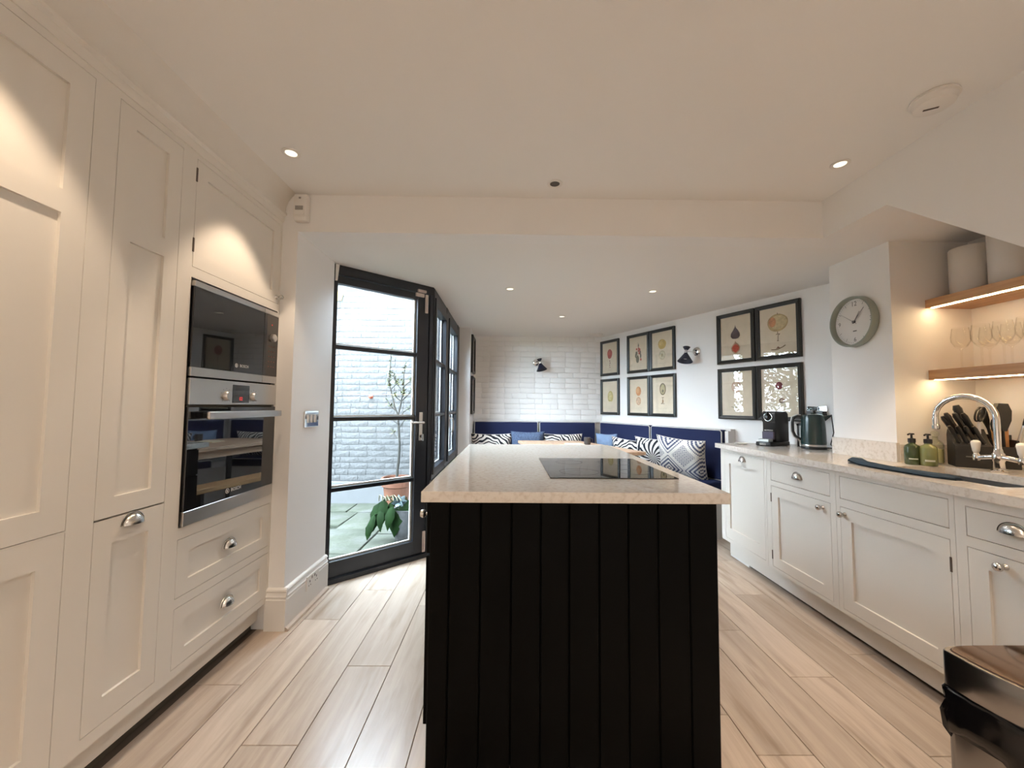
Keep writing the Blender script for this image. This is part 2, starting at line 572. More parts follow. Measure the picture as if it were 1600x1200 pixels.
def part(name, mb, material, parent=None, bevel=0.0, seg=2, smooth=None, label=None):
    """one mesh object; its coordinates are world ones unless the thing is built in a frame of its own"""
    off = (0, 0, 0)
    if parent is not None and parent.name in LOCAL:
        LOCAL.add(None)
    loc = parent is not None and root_name(parent) in LOCAL
    if parent is not None and not loc:
        off = origin_of(parent)
    me = mb.mesh(name, material, off, bevel, seg, smooth)
    o = bpy.data.objects.new(name, me)
    COL.objects.link(o)
    if parent is not None:
        o.parent = parent
    if label:
        o['label'] = label
    return o


LOCAL = set()


def root_name(o):
    while o.parent is not None:
        o = o.parent
    return o.name


def thing(name, label, cat, loc=(0, 0, 0), rotz=0.0, group=None, kind=None, local=False):
    o = bpy.data.objects.new(name, None)
    o.empty_display_size = 0.05
    COL.objects.link(o)
    o.location = loc
    o.rotation_euler = (0, 0, rotz)
    o['label'] = label
    o['category'] = cat
    if group:
        o['group'] = group
    if kind:
        o['kind'] = kind
    if local or rotz:
        LOCAL.add(o.name)
    return o


def solo(name, mb, material, label, cat, group=None, kind=None, loc=None, **kw):
    me = mb.mesh(name, material, loc or (0, 0, 0), kw.get('bevel', 0.0), kw.get('seg', 2), kw.get('smooth'))
    o = bpy.data.objects.new(name, me)
    COL.objects.link(o)
    if loc:
        o.location = loc
    o['label'] = label
    o['category'] = cat
    if group:
        o['group'] = group
    if kind:
        o['kind'] = kind
    return o


def struct(name, mb, material, label, cat, **kw):
    return solo(name, mb, material, label, cat, kind='structure', **kw)


def copy_tree(o, loc, label=None, rotz=None):
    def rec(src, par):
        c = src.copy()
        COL.objects.link(c)
        c.parent = par
        for ch in src.children:
            rec(ch, c)
        return c
    c = rec(o, None)
    c.location = loc
    if rotz is not None:
        c.rotation_euler = (0, 0, rotz)
    if label:
        c['label'] = label
    if o.name in LOCAL:
        LOCAL.add(c.name)
    return c


def text_mesh(name, body, size, material, parent, mat4, extrude=0.0004):
    cu = bpy.data.curves.new(name, 'FONT')
    cu.body = body
    cu.size = size
    cu.extrude = extrude
    cu.resolution_u = 3
    cu.align_x = 'CENTER'
    cu.align_y = 'CENTER'
    t = bpy.data.objects.new(name, cu)
    COL.objects.link(t)
    dg = bpy.context.evaluated_depsgraph_get()
    me = bpy.data.meshes.new_from_object(t.evaluated_get(dg))
    bpy.data.objects.remove(t)
    bpy.data.curves.remove(cu)
    me.transform(mat4)
    if parent is not None and root_name(parent) not in LOCAL:
        me.transform(Matrix.Translation(-origin_of(parent)))
    me.materials.clear()
    me.materials.append(material)
    o = bpy.data.objects.new(name, me)
    COL.objects.link(o)
    o.parent = parent
    return o


def face_mat(loc, right, up):
    """text plane: reads along `right`, stands along `up`"""
    rr, uu = Vector(right).normalized(), Vector(up).normalized()
    m = Matrix((rr, uu, rr.cross(uu))).transposed().to_4x4()
    m.translation = Vector(loc)
    return m


# ------------------------------------------------------------------ room shell
HK, HD = 2.50, 2.275           # kitchen ceiling, dining ceiling
PW0, PW1 = Vector((1.366, 5.8, 0)), Vector((2.586, 3.18, 0))
PWD = (PW1 - PW0).normalized()
PWA = math.atan2(PWD.y, PWD.x)   # the picture wall's direction; its local -Y faces the room

XY = lambda p, q, t: (p, q, t)
YZ = lambda p, q, t: (t, p, q)
XZ = lambda p, q, t: (p, t, q)

floor = struct('floor', MB().prism([(-2.0, -2.75), (2.95, -2.75), (2.95, 2.9), (1.55, 5.95), (-0.72, 5.95), (-0.72, 3.48), (-1.38, 2.86), (-2.0, 2.86)], XY, -0.12, -0.006), MT['joint'],
               'oak plank floor running the length of the kitchen and dining end', 'floor')
# planks: boundaries and joints as the photograph shows them
JOINT = {0: 1.868, 1: 2.415, 2: 1.55, 3: 2.0, 4: 2.584, 5: 1.79, 6: 2.2, 7: 1.35, 8: 2.05, 9: 2.5, 10: 1.7, 11: 1.51, 12: 2.318, 13: 1.929, 14: 1.505, 15: 2.1, 16: 1.6, 17: 2.3}
PLW, PLX, PLL = 0.21, -1.395, 1.24
plank_cache = {}


def plank_mesh(w, l):
    key = (round(w, 3), round(l, 3))
    if key not in plank_cache:
        g = 0.0013
        plank_cache[key] = MB().box(g, w - g, g, l - g, -0.006, 0).mesh('plank', MT['plank'], bevel=0.0012, seg=1)
    return plank_cache[key]


for k in range(19):
    x0 = PLX + k * PLW
    j = JOINT.get(k, 1.7)
    y = j - 2 * PLL
    while y < 5.78:
        ya, yb = max(y, 0.55), min(y + PLL, 5.80)
        # the right hand rows stop at the angled wall, the left rows at the door
        if x0 < -1.0:
            yb = min(yb, 3.1 if x0 > -1.2 else 2.95)
        elif x0 + PLW < -0.6 and x0 < -0.7:
            yb = min(yb, 3.42)
        if x0 > 1.8:
            yb = min(yb, 5.8 - (x0 - 1.30) / 0.4656 + 0.1)
        if yb - ya > 0.08:
            o = bpy.data.objects.new('plank', plank_mesh(PLW, yb - ya))
            COL.objects.link(o)
            o.parent = floor
            o.location = (x0, ya, 0)
        y += PLL

ceiling = struct('ceiling', MB().box(-2.0, 2.95, -2.75, 2.45, HK, HK + 0.1), MT['ceil'], 'higher white kitchen ceiling above the island', 'ceiling')
struct('ceiling_dining', MB().prism([(-2.0, 2.45), (2.95, 2.45), (2.95, 5.95), (-0.76, 5.95), (-0.76, 3.46), (-1.40, 2.86), (-2.0, 2.86)], XY, HD, HD + 0.12), MT['ceil'],
       'lower white ceiling over the dining end', 'ceiling')
struct('trim_1', MB().box(-2.0, 2.95, 2.31, 2.45, HD, HK), MT['wall'], 'white downstand beam between kitchen and dining end', 'beam')
struct('wall_left', MB().box(-2.05, -1.96, -2.75, 2.32, 0, HK), MT['wall'], 'white wall behind the tall cabinets', 'wall')
struct('wall_left_pier', MB().box(-2.0, -1.25, 2.31, 2.81, 0, HD), MT['wall'], 'white pier with the light switch beside the garden door', 'wall')
# rear wall behind the camera
struct('wall_rear', MB().box(-2.05, 2.95, -2.75, -2.62, 0, HK), MT['wall'], 'white wall at the kitchen end facing the island', 'wall')

# stair bulkhead, sloping soffit, alcove and clock pillar on the right
struct('wall_stair', MB().prism([(2.3095, HK), (2.3095, HD), (1.91, HD), (0.45, 1.06), (0.45, 0), (-2.7, 0), (-2.7, HK)], YZ, 1.873, 1.97), MT['wall'],
       'white stair bulkhead with a slanting lower edge above the sink run', 'wall')
struct('trim_2', MB().prism([(1.91, HD), (0.45, 1.06), (0.45, 1.2), (1.91, HD + 0.14)], YZ, 1.9705, 2.86), MT['wall'], 'sloping white soffit under the stairs', 'soffit')
struct('trim_3', MB().box(1.9705, 2.86, 1.9105, 2.3095, HD, HD + 0.1), MT['wall'], 'flat white soffit above the clock pillar', 'soffit')
struct('wall_alcove', MB().box(2.78, 2.9, 0.35, 2.36, 0, HD + 0.02)
       , MT['wall'], 'warm lit white wall behind the oak shelves', 'wall')
struct('wall_stair_end', MB().box(1.975, 2.9, 0.35, 0.45, 0, 1.3), MT['wall'], 'low white wall closing the worktop alcove under the stairs', 'wall')
struct('wall_clock_pillar', MB().box(2.295, 2.9, 2.34, 2.79, 0, HD), MT['wall'], 'white chimney pillar that carries the round clock', 'wall')

# angled picture wall (right of the dining end)
pwall = thing('wall_right', 'white angled wall carrying the framed fruit prints', 'wall', PW0, PWA, kind='structure')
part('plaster', MB().box(-0.12, 3.35, 0, 0.12, 0, HD), MT['wall'], pwall)

# dining back wall: painted bricks
wb_ = thing('wall_back', 'white painted brick wall behind the banquette', 'wall', (0.4, 5.8, 0), kind='structure')
part('backing', MB().box(-0.75, 1.5, 5.806, 5.95, 0, HD), MT['brick'], wb_)


def brick_variants(n, w, h, d, material, jit, bev):
    out = []
    for _ in range(n):
        mb = MB().box(-w / 2, w / 2, -d, 0, -h / 2, h / 2)
        mb.v = [(x + random.uniform(-jit, jit), y + random.uniform(-jit * 1.2, jit * 0.6) * (1 if y < -d / 2 else 0), z + random.uniform(-jit, jit) * 0.8) for x, y, z in mb.v]
        out.append(mb.mesh('brick', material, bevel=bev, seg=2, smooth=40))
    return out


def lay_bricks(parent, x0, x1, z0, z1, yface, material, pw, ph, d, jit, bev, limit=300):
    full = brick_variants(6, pw - 0.0045, ph - 0.0045, d, material, jit, bev)
    half = brick_variants(4, pw / 2 - 0.006, ph - 0.006, d, material, jit, bev)
    cnt, row, z = 0, 0, z0
    while z + ph * 0.6 < z1:
        x = x0 - (pw / 2 if row % 2 else 0) - random.uniform(0, 0.02)
        while x < x1 - 0.02:
            use = full
            w = pw
            if random.random() < 0.12:
                use, w = half, pw / 2
            if x + w > x0 + 0.04 and cnt < limit:
                o = bpy.data.objects.new('brick', random.choice(use))
                COL.objects.link(o)
                o.parent = parent
                o.location = Vector((x + w / 2, yface + random.uniform(-0.0015, 0.0015), z + ph / 2)) - parent.location
                cnt += 1
            x += w
        z += ph
        row += 1
    return cnt


lay_bricks(wb_, -0.49, 1.36, 1.06, 2.27, 5.808, MT['brick'], 0.222, 0.0765, 0.008, 0.0030, 0.0035)

# window wall of the dining end
struct('wall_left_dining', MB().box(-0.76, -0.64, 3.46, 5.17, 0, 0.62).box(-0.78, -0.50, 5.17, 5.95, 0, HD), MT['wall'], 'white low wall and corner pier below and beyond the garden windows', 'wall')

# baseboard round the pier
PROF = [(0, 0), (0.022, 0), (0.022, 0.165), (0.018, 0.170), (0.018, 0.178), (0.022, 0.183), (0.017, 0.19), (0.012, 0.205), (0.018, 0.213), (0.014, 0.222), (0.004, 0.228), (0, 0.228)]
bs = MB()
bs.prism(PROF, lambda p, q, t: (-1.25 + p, t, q), 2.3095, 2.815)
bs.prism(PROF, lambda p, q, t: (t, 2.31 - p, q), -1.345, -1.2282)
struct('baseboard_left', bs, MT['trim'], 'tall moulded white baseboard round the switch pier', 'baseboard', smooth=30)
struct('trim_4', MB().prism([(0, 0), (0.02, 0), (0.017, 0.012), (0.006, 0.02), (0, 0.021)], lambda p, q, t: (-1.228 + p, t, q), 2.29, 2.80), mat('pale_wood_strip', (.52, .43, .35), .5),
       'thin wooden quarter round strip at the foot of the baseboard', 'trim')
struct('baseboard_right', MB().box(1.915, 1.93, 3.2, 3.46, 0, 0.12), MT['trim'], 'short white baseboard at the far end of the sink run', 'baseboard')

# ------------------------------------------------------------------ garden door and windows
DP = Vector((-1.27, 2.87, 0))
door = thing('door_1', 'dark framed glazed garden door set at an angle beside the switch pier', 'door', DP, DANG, kind='structure')
D = MT['frame_dark']
part('door_frame', MB().box(-0.12, -0.02, -0.02, 0.07, 0, HD).box(0.785, 0.818, -0.02, 0.09, 0, HD).box(-0.12, 0.818, -0.03, 0.08, 2.205, HD).box(-0.12, 0.818, -0.035, 0.09, 0, 0.035), D, door, bevel=0.003)
part('stile', MB().box(-0.075, 0.018, -0.012, 0.04, 0.04, 2.20), D, door, bevel=0.003)
part('stile', MB().box(0.672, 0.782, -0.012, 0.04, 0.04, 2.20), D, door, bevel=0.003)
part('rail', MB().box(0.018, 0.672, -0.012, 0.04, 2.145, 2.20), D, door, bevel=0.003)
part('rail', MB().box(0.018, 0.672, -0.012, 0.04, 0.04, 0.148), D, door, bevel=0.003)
for zb in (1.678, 1.153, 0.648):
    part('glazing_bar', MB().box(0.018, 0.672, -0.008, 0.036, zb - 0.015, zb + 0.015), D, door, bevel=0.003)
for z0, z1 in ((0.148, 0.633), (0.663, 1.138), (1.168, 1.663), (1.693, 2.145)):
    part('pane', MB().box(0.018, 0.672, 0.012, 0.018, z0, z1), MT['pane'], door)
    part('glazing_bead', MB().box(0.655, 0.672, 0.019, 0.034, z0, z1).box(0.018, 0.672, 0.019, 0.034, z0, z0 + 0.012), MT['trim'], door)
hp = part('handle_plate', MB().box(0.703, 0.735, -0.022, -0.012, 0.965, 1.20), MT['steel'], door, bevel=0.004)
part('handle_lever', MB().tube([(0.72, -0.02, 1.115), (0.72, -0.062, 1.115), (0.70, -0.068, 1.115), (0.60, -0.066, 1.117)], [0.010, 0.010, 0.009, 0.0085], 10), MT['steel'], hp, smooth=40)
part('lock_cylinder', MB().lathe([(0, -0.004), (0.012, -0.004), (0.012, 0.01), (0, 0.012)], (0.72, -0.022, 1.0), (0, -1, 0), 14), MT['dark_hinge'], hp, smooth=40)
part('key', MB().box(0.718, 0.722, -0.052, -0.03, 0.975, 1.01).box(0.716, 0.724, -0.06, -0.05, 0.965, 1.02), MT['steel'], hp)
PK = mat('satin_nickel_bolt', (0.66, 0.56, 0.51), 0.4, 0.5)
for (ux, z0, z1) in ((0.752, 2.04, 2.20), (0.768, 0.045, 0.215)):
    b_ = part('bolt', MB().box(ux - 0.014, ux + 0.014, -0.024, -0.012, z0, z1), PK, door, bevel=0.005)
    part('bolt_barrel', MB().tube([(ux, -0.026, z0 + 0.02), (ux, -0.026, z1 - 0.04)], 0.007, 8), PK, b_, smooth=40)
part('latch', MB().box(0.655, 0.735, -0.046, -0.012, 2.205, 2.228).box(0.645, 0.725, -0.03, -0.012, 2.17, 2.20), PK, door, bevel=0.004)
part('wedge_packer', MB().prism([(-0.015, 2.15), (0.0, 2.15), (0.012, HD - 0.005), (-0.015, HD - 0.005)], lambda p, q, t: (p, t, q), -0.05, -0.036), MT['trim'], door)


def casement(n, label, y0, y1, handle=None):
    w = thing('window_%d' % n, label, 'window', (-0.66, (y0 + y1) / 2, 0.62), kind='structure')
    xf = -0.648
    part('window_frame', MB().box(xf - 0.08, xf, y0, y0 + 0.03, 0.62, HD).box(xf - 0.08, xf, y1 - 0.03, y1, 0.62, HD).box(xf - 0.08, xf, y0 + 0.03, y1 - 0.03, 2.20, HD).box(xf - 0.08, xf, y0 + 0.03, y1 - 0.03, 0.62, 0.665), D, w, bevel=0.003)
    ya, yb = y0 + 0.03, y1 - 0.03
    s = 0.05
    part('stile', MB().box(xf - 0.06, xf + 0.012, ya, ya + s, 0.665, 2.20), D, w, bevel=0.003)
    part('stile', MB().box(xf - 0.06, xf + 0.012, yb - s, yb, 0.665, 2.20), D, w, bevel=0.003)
    part('rail', MB().box(xf - 0.06, xf + 0.012, ya + s, yb - s, 2.125, 2.20), D, w, bevel=0.003)
    part('rail', MB().box(xf - 0.06, xf + 0.012, ya + s, yb - s, 0.665, 0.715), D, w, bevel=0.003)
    for zb in (1.655, 1.172):
        part('glazing_bar', MB().box(xf - 0.05, xf + 0.006, ya + s, yb - s, zb - 0.013, zb + 0.013), D, w, bevel=0.003)
    for z0, z1 in ((0.715, 1.159), (1.185, 1.642), (1.668, 2.125)):
        part('pane', MB().box(xf - 0.035, xf - 0.029, ya + s, yb - s, z0, z1), MT['pane'], w)
        part('glazing_bead', MB().box(xf - 0.05, xf - 0.036, yb - s - 0.016, yb - s, z0, z1).box(xf - 0.05, xf - 0.036, ya + s, yb - s, z0, z0 + 0.012), MT['trim'], w)
    if handle:
        h = part('handle', MB().box(xf + 0.012, xf + 0.02, handle - 0.011, handle + 0.011, 1.02, 1.14), MT['steel'], w, bevel=0.003)
        part('handle_lever', MB().tube([(xf + 0.02, handle, 1.12), (xf + 0.055, handle, 1.12), (xf + 0.062, handle, 1.09), (xf + 0.06, handle, 1.0), (xf + 0.045, handle, 0.97)], 0.008, 8), MT['steel'], h, smooth=40)


casement(1, 'dark framed casement window next to the garden door', 3.425, 4.11)
casement(2, 'dark framed casement window with curved handle nearest the brick wall', 4.23, 5.0, 4.285)
struct('trim_5', MB().box(-0.73, -0.645, 5.0, 5.18, 0.62, HD).box(-0.73, -0.645, 4.11, 4.23, 0.62, HD), D, 'dark window posts beside and between the two casement windows', 'window post')
struct('trim_6', MB().box(-0.66, -0.59, 3.46, 5.17, 0.585, 0.62), MT['trim'], 'white window sill below the dining windows', 'sill', bevel=0.004)

# ------------------------------------------------------------------ outside: patio and garden wall
patio = struct('floor_patio', MB().box(-4.9, -0.70, 2.82, 5.4, -0.25, -0.035), MT['flagjoint'], 'mossy stone paving of the courtyard outside the door', 'paving')
flags = [(-4.8, -3.6, 2.7, 3.5), (-3.6, -2.5, 2.7, 3.45), (-2.5, -1.62, 2.75, 3.45), (-4.8, -3.9, 3.5, 4.3), (-3.9, -2.9, 3.5, 4.2), (-2.9, -2.05, 3.45, 4.25), (-2.05, -1.28, 3.45, 4.12),
         (-1.28, -0.78, 3.30, 3.98), (-4.8, -3.5, 4.3, 5.2), (-3.5, -2.6, 4.25, 5.2), (-2.6, -1.75, 4.25, 4.78), (-1.75, -0.78, 4.12, 4.74), (-2.6, -1.9, 4.78, 5.2), (-1.9, -1.2, 4.78, 5.2), (-1.2, -0.78, 4.74, 5.2), (-1.62, -1.28, 3.2, 3.45), (-1.28, -0.78, 3.98, 4.12)]
for (x0, x1, y0, y1) in flags:
    mb = MB().box(x0 + 0.008, x1 - 0.008, y0 + 0.008, y1 - 0.008, -0.05, 0.0)
    if x1 > -1.6 and y0 < 3.4:
        mb = MB().prism([(x0 + 0.008, max(y0, 3.42)), (x1 - 0.008, 3.56 if x1 > -1 else y1 - 0.02), (x1 - 0.008, y1 - 0.008), (x0 + 0.008, y1 - 0.008)], XY, -0.05, 0) if x1 > -1 else mb
    mb.v = [(x + random.uniform(-.006, .006), y + random.uniform(-.006, .006), z + random.uniform(-.004, .004)) for x, y, z in mb.v]
    part('paving_stone', mb, MT['flag'], patio, bevel=0.008, smooth=40)

struct('floor_garden', MB().box(-30, 30, -25, 30, -0.5, -0.3), mat('distant_ground', (.07, .08, .05), .95, var=.3, vscale=.5), 'ground around the house beyond the courtyard', 'ground')
gw = thing('wall_garden', 'white painted brick garden wall seen through the glazed door', 'wall', (-2.0, 5.2, 0), kind='structure')
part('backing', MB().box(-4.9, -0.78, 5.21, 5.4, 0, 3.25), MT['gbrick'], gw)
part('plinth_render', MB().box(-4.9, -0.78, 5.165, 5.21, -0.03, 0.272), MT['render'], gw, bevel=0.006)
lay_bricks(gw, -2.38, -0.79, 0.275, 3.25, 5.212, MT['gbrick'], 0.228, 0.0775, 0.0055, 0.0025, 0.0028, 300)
rest = MB()
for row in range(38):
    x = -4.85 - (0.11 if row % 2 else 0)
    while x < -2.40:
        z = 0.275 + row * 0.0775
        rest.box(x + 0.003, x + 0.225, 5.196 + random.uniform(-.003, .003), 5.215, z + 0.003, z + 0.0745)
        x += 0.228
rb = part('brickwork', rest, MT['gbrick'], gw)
rb['kind'] = 'stuff'
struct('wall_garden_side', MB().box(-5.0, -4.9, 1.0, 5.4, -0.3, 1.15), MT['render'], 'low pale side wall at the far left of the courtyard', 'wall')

# tree in the courtyard, off to the left; the picture glass mirrors it
tr = thing('courtyard_tree', 'leafy courtyard tree left of the door, mirrored in the glass of the lower prints', 'tree', (-4.2, 3.9, 0))
part('trunk', MB().tube([(-4.2, 3.9, 0), (-4.18, 3.92, 0.8), (-4.1, 3.9, 1.6), (-4.05, 3.95, 2.6)], [0.07, 0.06, 0.05, 0.02], 8).tube([(-4.15, 3.91, 1.0), (-3.9, 3.5, 1.8), (-3.7, 3.2, 2.4)], [0.04, 0.03, 0.01], 6).tube([(-4.1, 3.9, 1.4), (-3.9, 4.4, 2.2)], [0.035, 0.01], 6), MT['bark'], tr, smooth=40)
lf = MB()
for _ in range(5200):
    c = Vector((random.gauss(-4.0, .36), random.gauss(3.9, .66), random.gauss(1.75, .55)))
    if c.z < 0.6 or c.x > -3.0 or c.x < -4.75 or c.y > 5.05:
        continue
    a = Vector((random.uniform(-1, 1), random.uniform(-1, 1), random.uniform(-1, .6))).normalized()
    s_ = a.orthogonal().normalized()
    L_ = random.uniform(.06, .11)
    W_ = L_ * 0.28
    lf.add([c, c + a * L_ * .5 + s_ * W_, c + a * L_, c + a * L_ * .5 - s_ * W_], [(0, 1, 2, 3)])
lo = part('foliage', lf, MT['hedge'], tr)
lo['kind'] = 'stuff'

# potted tree
PT = Vector((-1.26, 4.60, 0))
pt = thing('potted_tree', 'slim leggy tree with pale leaves in a terracotta pot against the garden wall', 'potted tree', PT)
part('pot', MB().lathe([(0, 0.0), (0.115, 0.0), (0.145, 0.33), (0.168, 0.345), (0.172, 0.43), (0.165, 0.438), (0.150, 0.438), (0.146, 0.40), (0, 0.40)], PT, n=32), MT['terracotta'], pt, smooth=35)
part('soil', MB().lathe([(0.145, 0.385), (0.145, 0.408), (0, 0.412)], PT, n=20), MT['soil'], pt)
br = MB()
leaf_pts = []


def pxp(x, y, Y=4.6):
    """a spot on the tree's own vertical plane, given as (sideways, up) metres from the pot's foot"""
    return PT + Vector((x, 0, y))


trunk = [(0.0, .40), (0.0, .50), (0.015, .62), (0.02, .80), (0.005, 1.02), (-0.005, 1.14)]
br.tube([pxp(*p) + Vector((0, random.uniform(-.01, .01), 0)) for p in trunk], [.017, .015, .015, .013, .012, .011], 8)
BR = [
    ([(-.005, 1.14), (-.05, 1.24), (-.075, 1.34), (-.105, 1.44), (-.13, 1.52), (-.125, 1.64), (-.12, 1.80), (-.125, 1.90)], .009, 26),
    ([(-.005, 1.14), (.015, 1.24), (.03, 1.36), (.04, 1.48), (.035, 1.60), (.045, 1.74)], .008, 18),
    ([(.005, 1.10), (.06, 1.18), (.12, 1.22), (.17, 1.24)], .005, 6),
    ([(.03, 1.30), (.09, 1.36), (.15, 1.42), (.20, 1.45)], .005, 5),
    ([(.04, 1.46), (.09, 1.51), (.14, 1.55), (.17, 1.60)], .004, 10),
    ([(.035, 1.42), (-.01, 1.48), (-.05, 1.56), (-.07, 1.64)], .005, 9),
    ([(-.10, 1.43), (-.04, 1.49), (.01, 1.53)], .004, 6),
    ([(-.03, 1.19), (-.09, 1.24), (-.13, 1.31)], .004, 5),
    ([(.0, 1.04), (-.05, 1.07), (-.085, 1.14)], .004, 4),
    ([(.03, 1.30), (-.02, 1.34), (-.05, 1.39)], .004, 8),
    ([(.03, 1.33), (.06, 1.37), (.075, 1.42)], .004, 9),
    ([(.015, 1.0), (.06, 1.06), (.10, 1.12), (.14, 1.14)], .004, 4),
    ([(-.005, .88), (-.05, .93), (-.08, 1.0)], .003, 3),
    ([(-.13, 1.52), (-.10, 1.57), (-.085, 1.62)], .003, 5),
]
for pts, rad, nl in BR:
    dep = random.uniform(-.12, .12)
    p3 = [pxp(*p) + Vector((0, dep * i / len(pts), 0)) for i, p in enumerate(pts)]
    br.tube(p3, [(rad * 1.1 + .002) * (1 - .6 * i / len(p3)) for i in range(len(p3))], 6)
    for _ in range(int(nl * 1.4)):
        t = random.uniform(.45, 1.0) * (len(p3) - 1)
        i = min(int(t), len(p3) - 2)
        leaf_pts.append(p3[i].lerp(p3[i + 1], t - i))
part('trunk', br, MT['bark'], pt, smooth=50)
lf = MB()
for c in leaf_pts:
    for _ in range(2):
        a = Vector((random.uniform(-1, 1), random.uniform(-1, .6), random.uniform(-.4, 1))).normalized()
        s_ = a.orthogonal().normalized()
        L_ = random.uniform(.024, .046)
        W_ = L_ * .2
        b0 = c + a * .006
        lf.add([b0, b0 + a * L_ * .5 + s_ * W_, b0 + a * L_, b0 + a * L_ * .5 - s_ * W_], [(0, 1, 2, 3)])
lo = part('foliage', lf, MT['leaf_pale'], pt)
lo['kind'] = 'stuff'

# leafy plant in a mottled pot just outside the door
PL = Vector((-0.95, 3.82, 0))
pl = thing('leafy_plant', 'drooping green plant in a mottled grey pot outside the door', 'potted plant', PL)
part('pot', MB().lathe([(0, 0), (0.085, 0), (0.12, 0.05), (0.135, 0.15), (0.12, 0.26), (0.125, 0.29), (0.11, 0.29), (0.105, 0.25), (0, 0.25)], PL, n=28), MT['stonepot'], pl, smooth=40)


def leaf(base, tip, w, sag, fold=.25, n=7):
    base, tip = Vector(base), Vector(tip)
    ax = tip - base
    side = ax.cross(Vector((0.25, 1, 0.15))).normalized()
    nr = side.cross(ax).normalized()
    if nr.y > 0:
        nr = -nr
    mb = MB()
    vs_ = []
    for i in range(n + 1):
        t = i / n
        c = base + ax * t + nr * sag * math.sin(PI * t) * 1.0
        ww = w * (math.sin(PI * min(1, t * .93 + .07)) ** .8) * (1.15 - .5 * t) if 0 < t < 1 else 0.003
        tooth = 1 + (.10 if i % 2 else -.06)
        for q in (-1, -.5, 0, .5, 1):
            vs_.append(c + side * ww * tooth * q * .5 + nr * (-abs(q) * ww * fold * .5))
    fs = []
    for i in range(n):
        for k in range(4):
            fs.append((i * 5 + k, i * 5 + k + 1, (i + 1) * 5 + k + 1, (i + 1) * 5 + k))
    return mb.add(vs_, fs)


LV = [((-.245, -.05, .345), (-.285, -.07, .09), .085), ((-.295, -.06, .19), (-.335, -.08, .012), .060), ((-.19, -.06, .385), (-.205, -.09, .13), .080), ((-.225, -.02, .36), (-.235, -.03, .15), .06),
      ((-.065, -.09, .315), (-.075, -.12, .055), .105), ((-.13, -.05, .36), (-.115, -.08, .10), .062), ((-.02, -.05, .36), (.03, -.09, .15), .09), ((-.01, .03, .36), (.06, .0, .20), .08), ((-.16, .0, .33), (-.15, -.02, .14), .06),
      ((-.21, -.08, .30), (-.20, -.12, .10), .06), ((-.10, -.11, .33), (-.13, -.15, .12), .07), ((-.27, -.09, .25), (-.30, -.13, .05), .05)]
for b_, t_, w_ in LV:
    part('leaf', leaf(PL + Vector(b_), PL + Vector(t_), w_ * 1.35, .025), MT['leaf_dark'], pl, smooth=60)
st = MB()
for b_, t_, w_ in LV:
    st.tube([PL + Vector((0, 0, .26)), PL + Vector((b_[0] * .6, b_[1] * .5, b_[2] + .03)), PL + Vector(b_)], .005, 6)
part('stem', st, MT['leaf_dark'], pl, smooth=60)
td = MB()
for k in range(6):
    x0 = -.24 + k * .034
    td.tube([PL + Vector((x0, -.07, .37)), PL + Vector((x0 + .01, -.08, .425 - .01 * (k % 2))), PL + Vector((x0 + .03, -.09, .425 - .015 * (k % 3))), PL + Vector((x0 + .045, -.10, .38))], .005, 6)
part('flower_stalk', td, MT['tendril'], pl, smooth=60)
for k in range(7):
    a = k * 2 * PI / 7
    c = PL + Vector((-.045, -.08, .36))
    part('succulent_leaf', leaf(c, c + Vector((math.cos(a) * .075, -.02 + math.sin(a) * .04, .02 + .05 * math.sin(a))), .055, .006), MT['leaf_blue'], pl, smooth=60)

solo('wall_hook', MB().lathe([(0, 0), (.026, 0), (.026, .012), (.012, .02), (.012, .05), (.018, .055), (0, .06)], (-1.784, 5.196, 1.361), (0, -1, 0), 16), MT['orange'], 'small orange fixing plug on the white garden wall', 'hook', loc=(-1.784, 5.196, 1.361), smooth=40)
solo('insect_card', MB().prism([(0, .06), (.052, .0), (.03, -.09), (-.03, -.09), (-.052, 0)], lambda p, q, t: (-2.235 + p, 5.19 + t, 2.71 + q), -0.006, 0.0), MT['yellow'], 'yellow card fixed high on the garden wall by the door jamb', 'card', loc=(-2.235, 5.19, 2.71))
part('catch', MB().box(-0.035, 0.028, 0.06, 0.088, 0.69, 0.745).box(0.0, 0.026, 0.066, 0.082, 0.66, 0.69), MT['plastic_black'], door, bevel=.003)

# ------------------------------------------------------------------ kitchen cabinets
FL = lambda y, o, z: (-1.34 + o, y, z)     # left run: fronts face +X
FR = lambda y, o, z: (1.84 - o, y, z)      # right run: fronts face -X
SG = {id(FL): 1, id(FR): -1}


def shaker(parent, F, y0, y1, z0, z1, name='door', stile=.062, mids=(), flat=False, rail=None):
    rail = rail or stile
    g = .0022
    y0, y1, z0, z1 = y0 + g, y1 - g, z0 + g, z1 - g
    if flat:
        return part(name, MB().fbox(F, y0, y1, -.02, 0, z0, z1), MT['cab'], parent, bevel=.0012, seg=1)
    fr = MB()
    fr.fbox(F, y0, y0 + stile, -.02, 0, z0, z1).fbox(F, y1 - stile, y1, -.02, 0, z0, z1)
    zs = [z0, z0 + rail]
    fr.fbox(F, y0 + stile, y1 - stile, -.02, 0, z0, z0 + rail)
    fr.fbox(F, y0 + stile, y1 - stile, -.02, 0, z1 - rail, z1)
    edges = [z0 + rail]
    for (a, c) in mids:
        fr.fbox(F, y0 + stile, y1 - stile, -.02, 0, a, c)
        edges += [a, c]
    edges.append(z1 - rail)
    d = part(name, fr, MT['cab'], parent)
    for i in range(0, len(edges), 2):
        part('panel', MB().fbox(F, y0 + stile, y1 - stile, -.02, -.0105, edges[i], edges[i + 1]), MT['cab'], d)
    return d


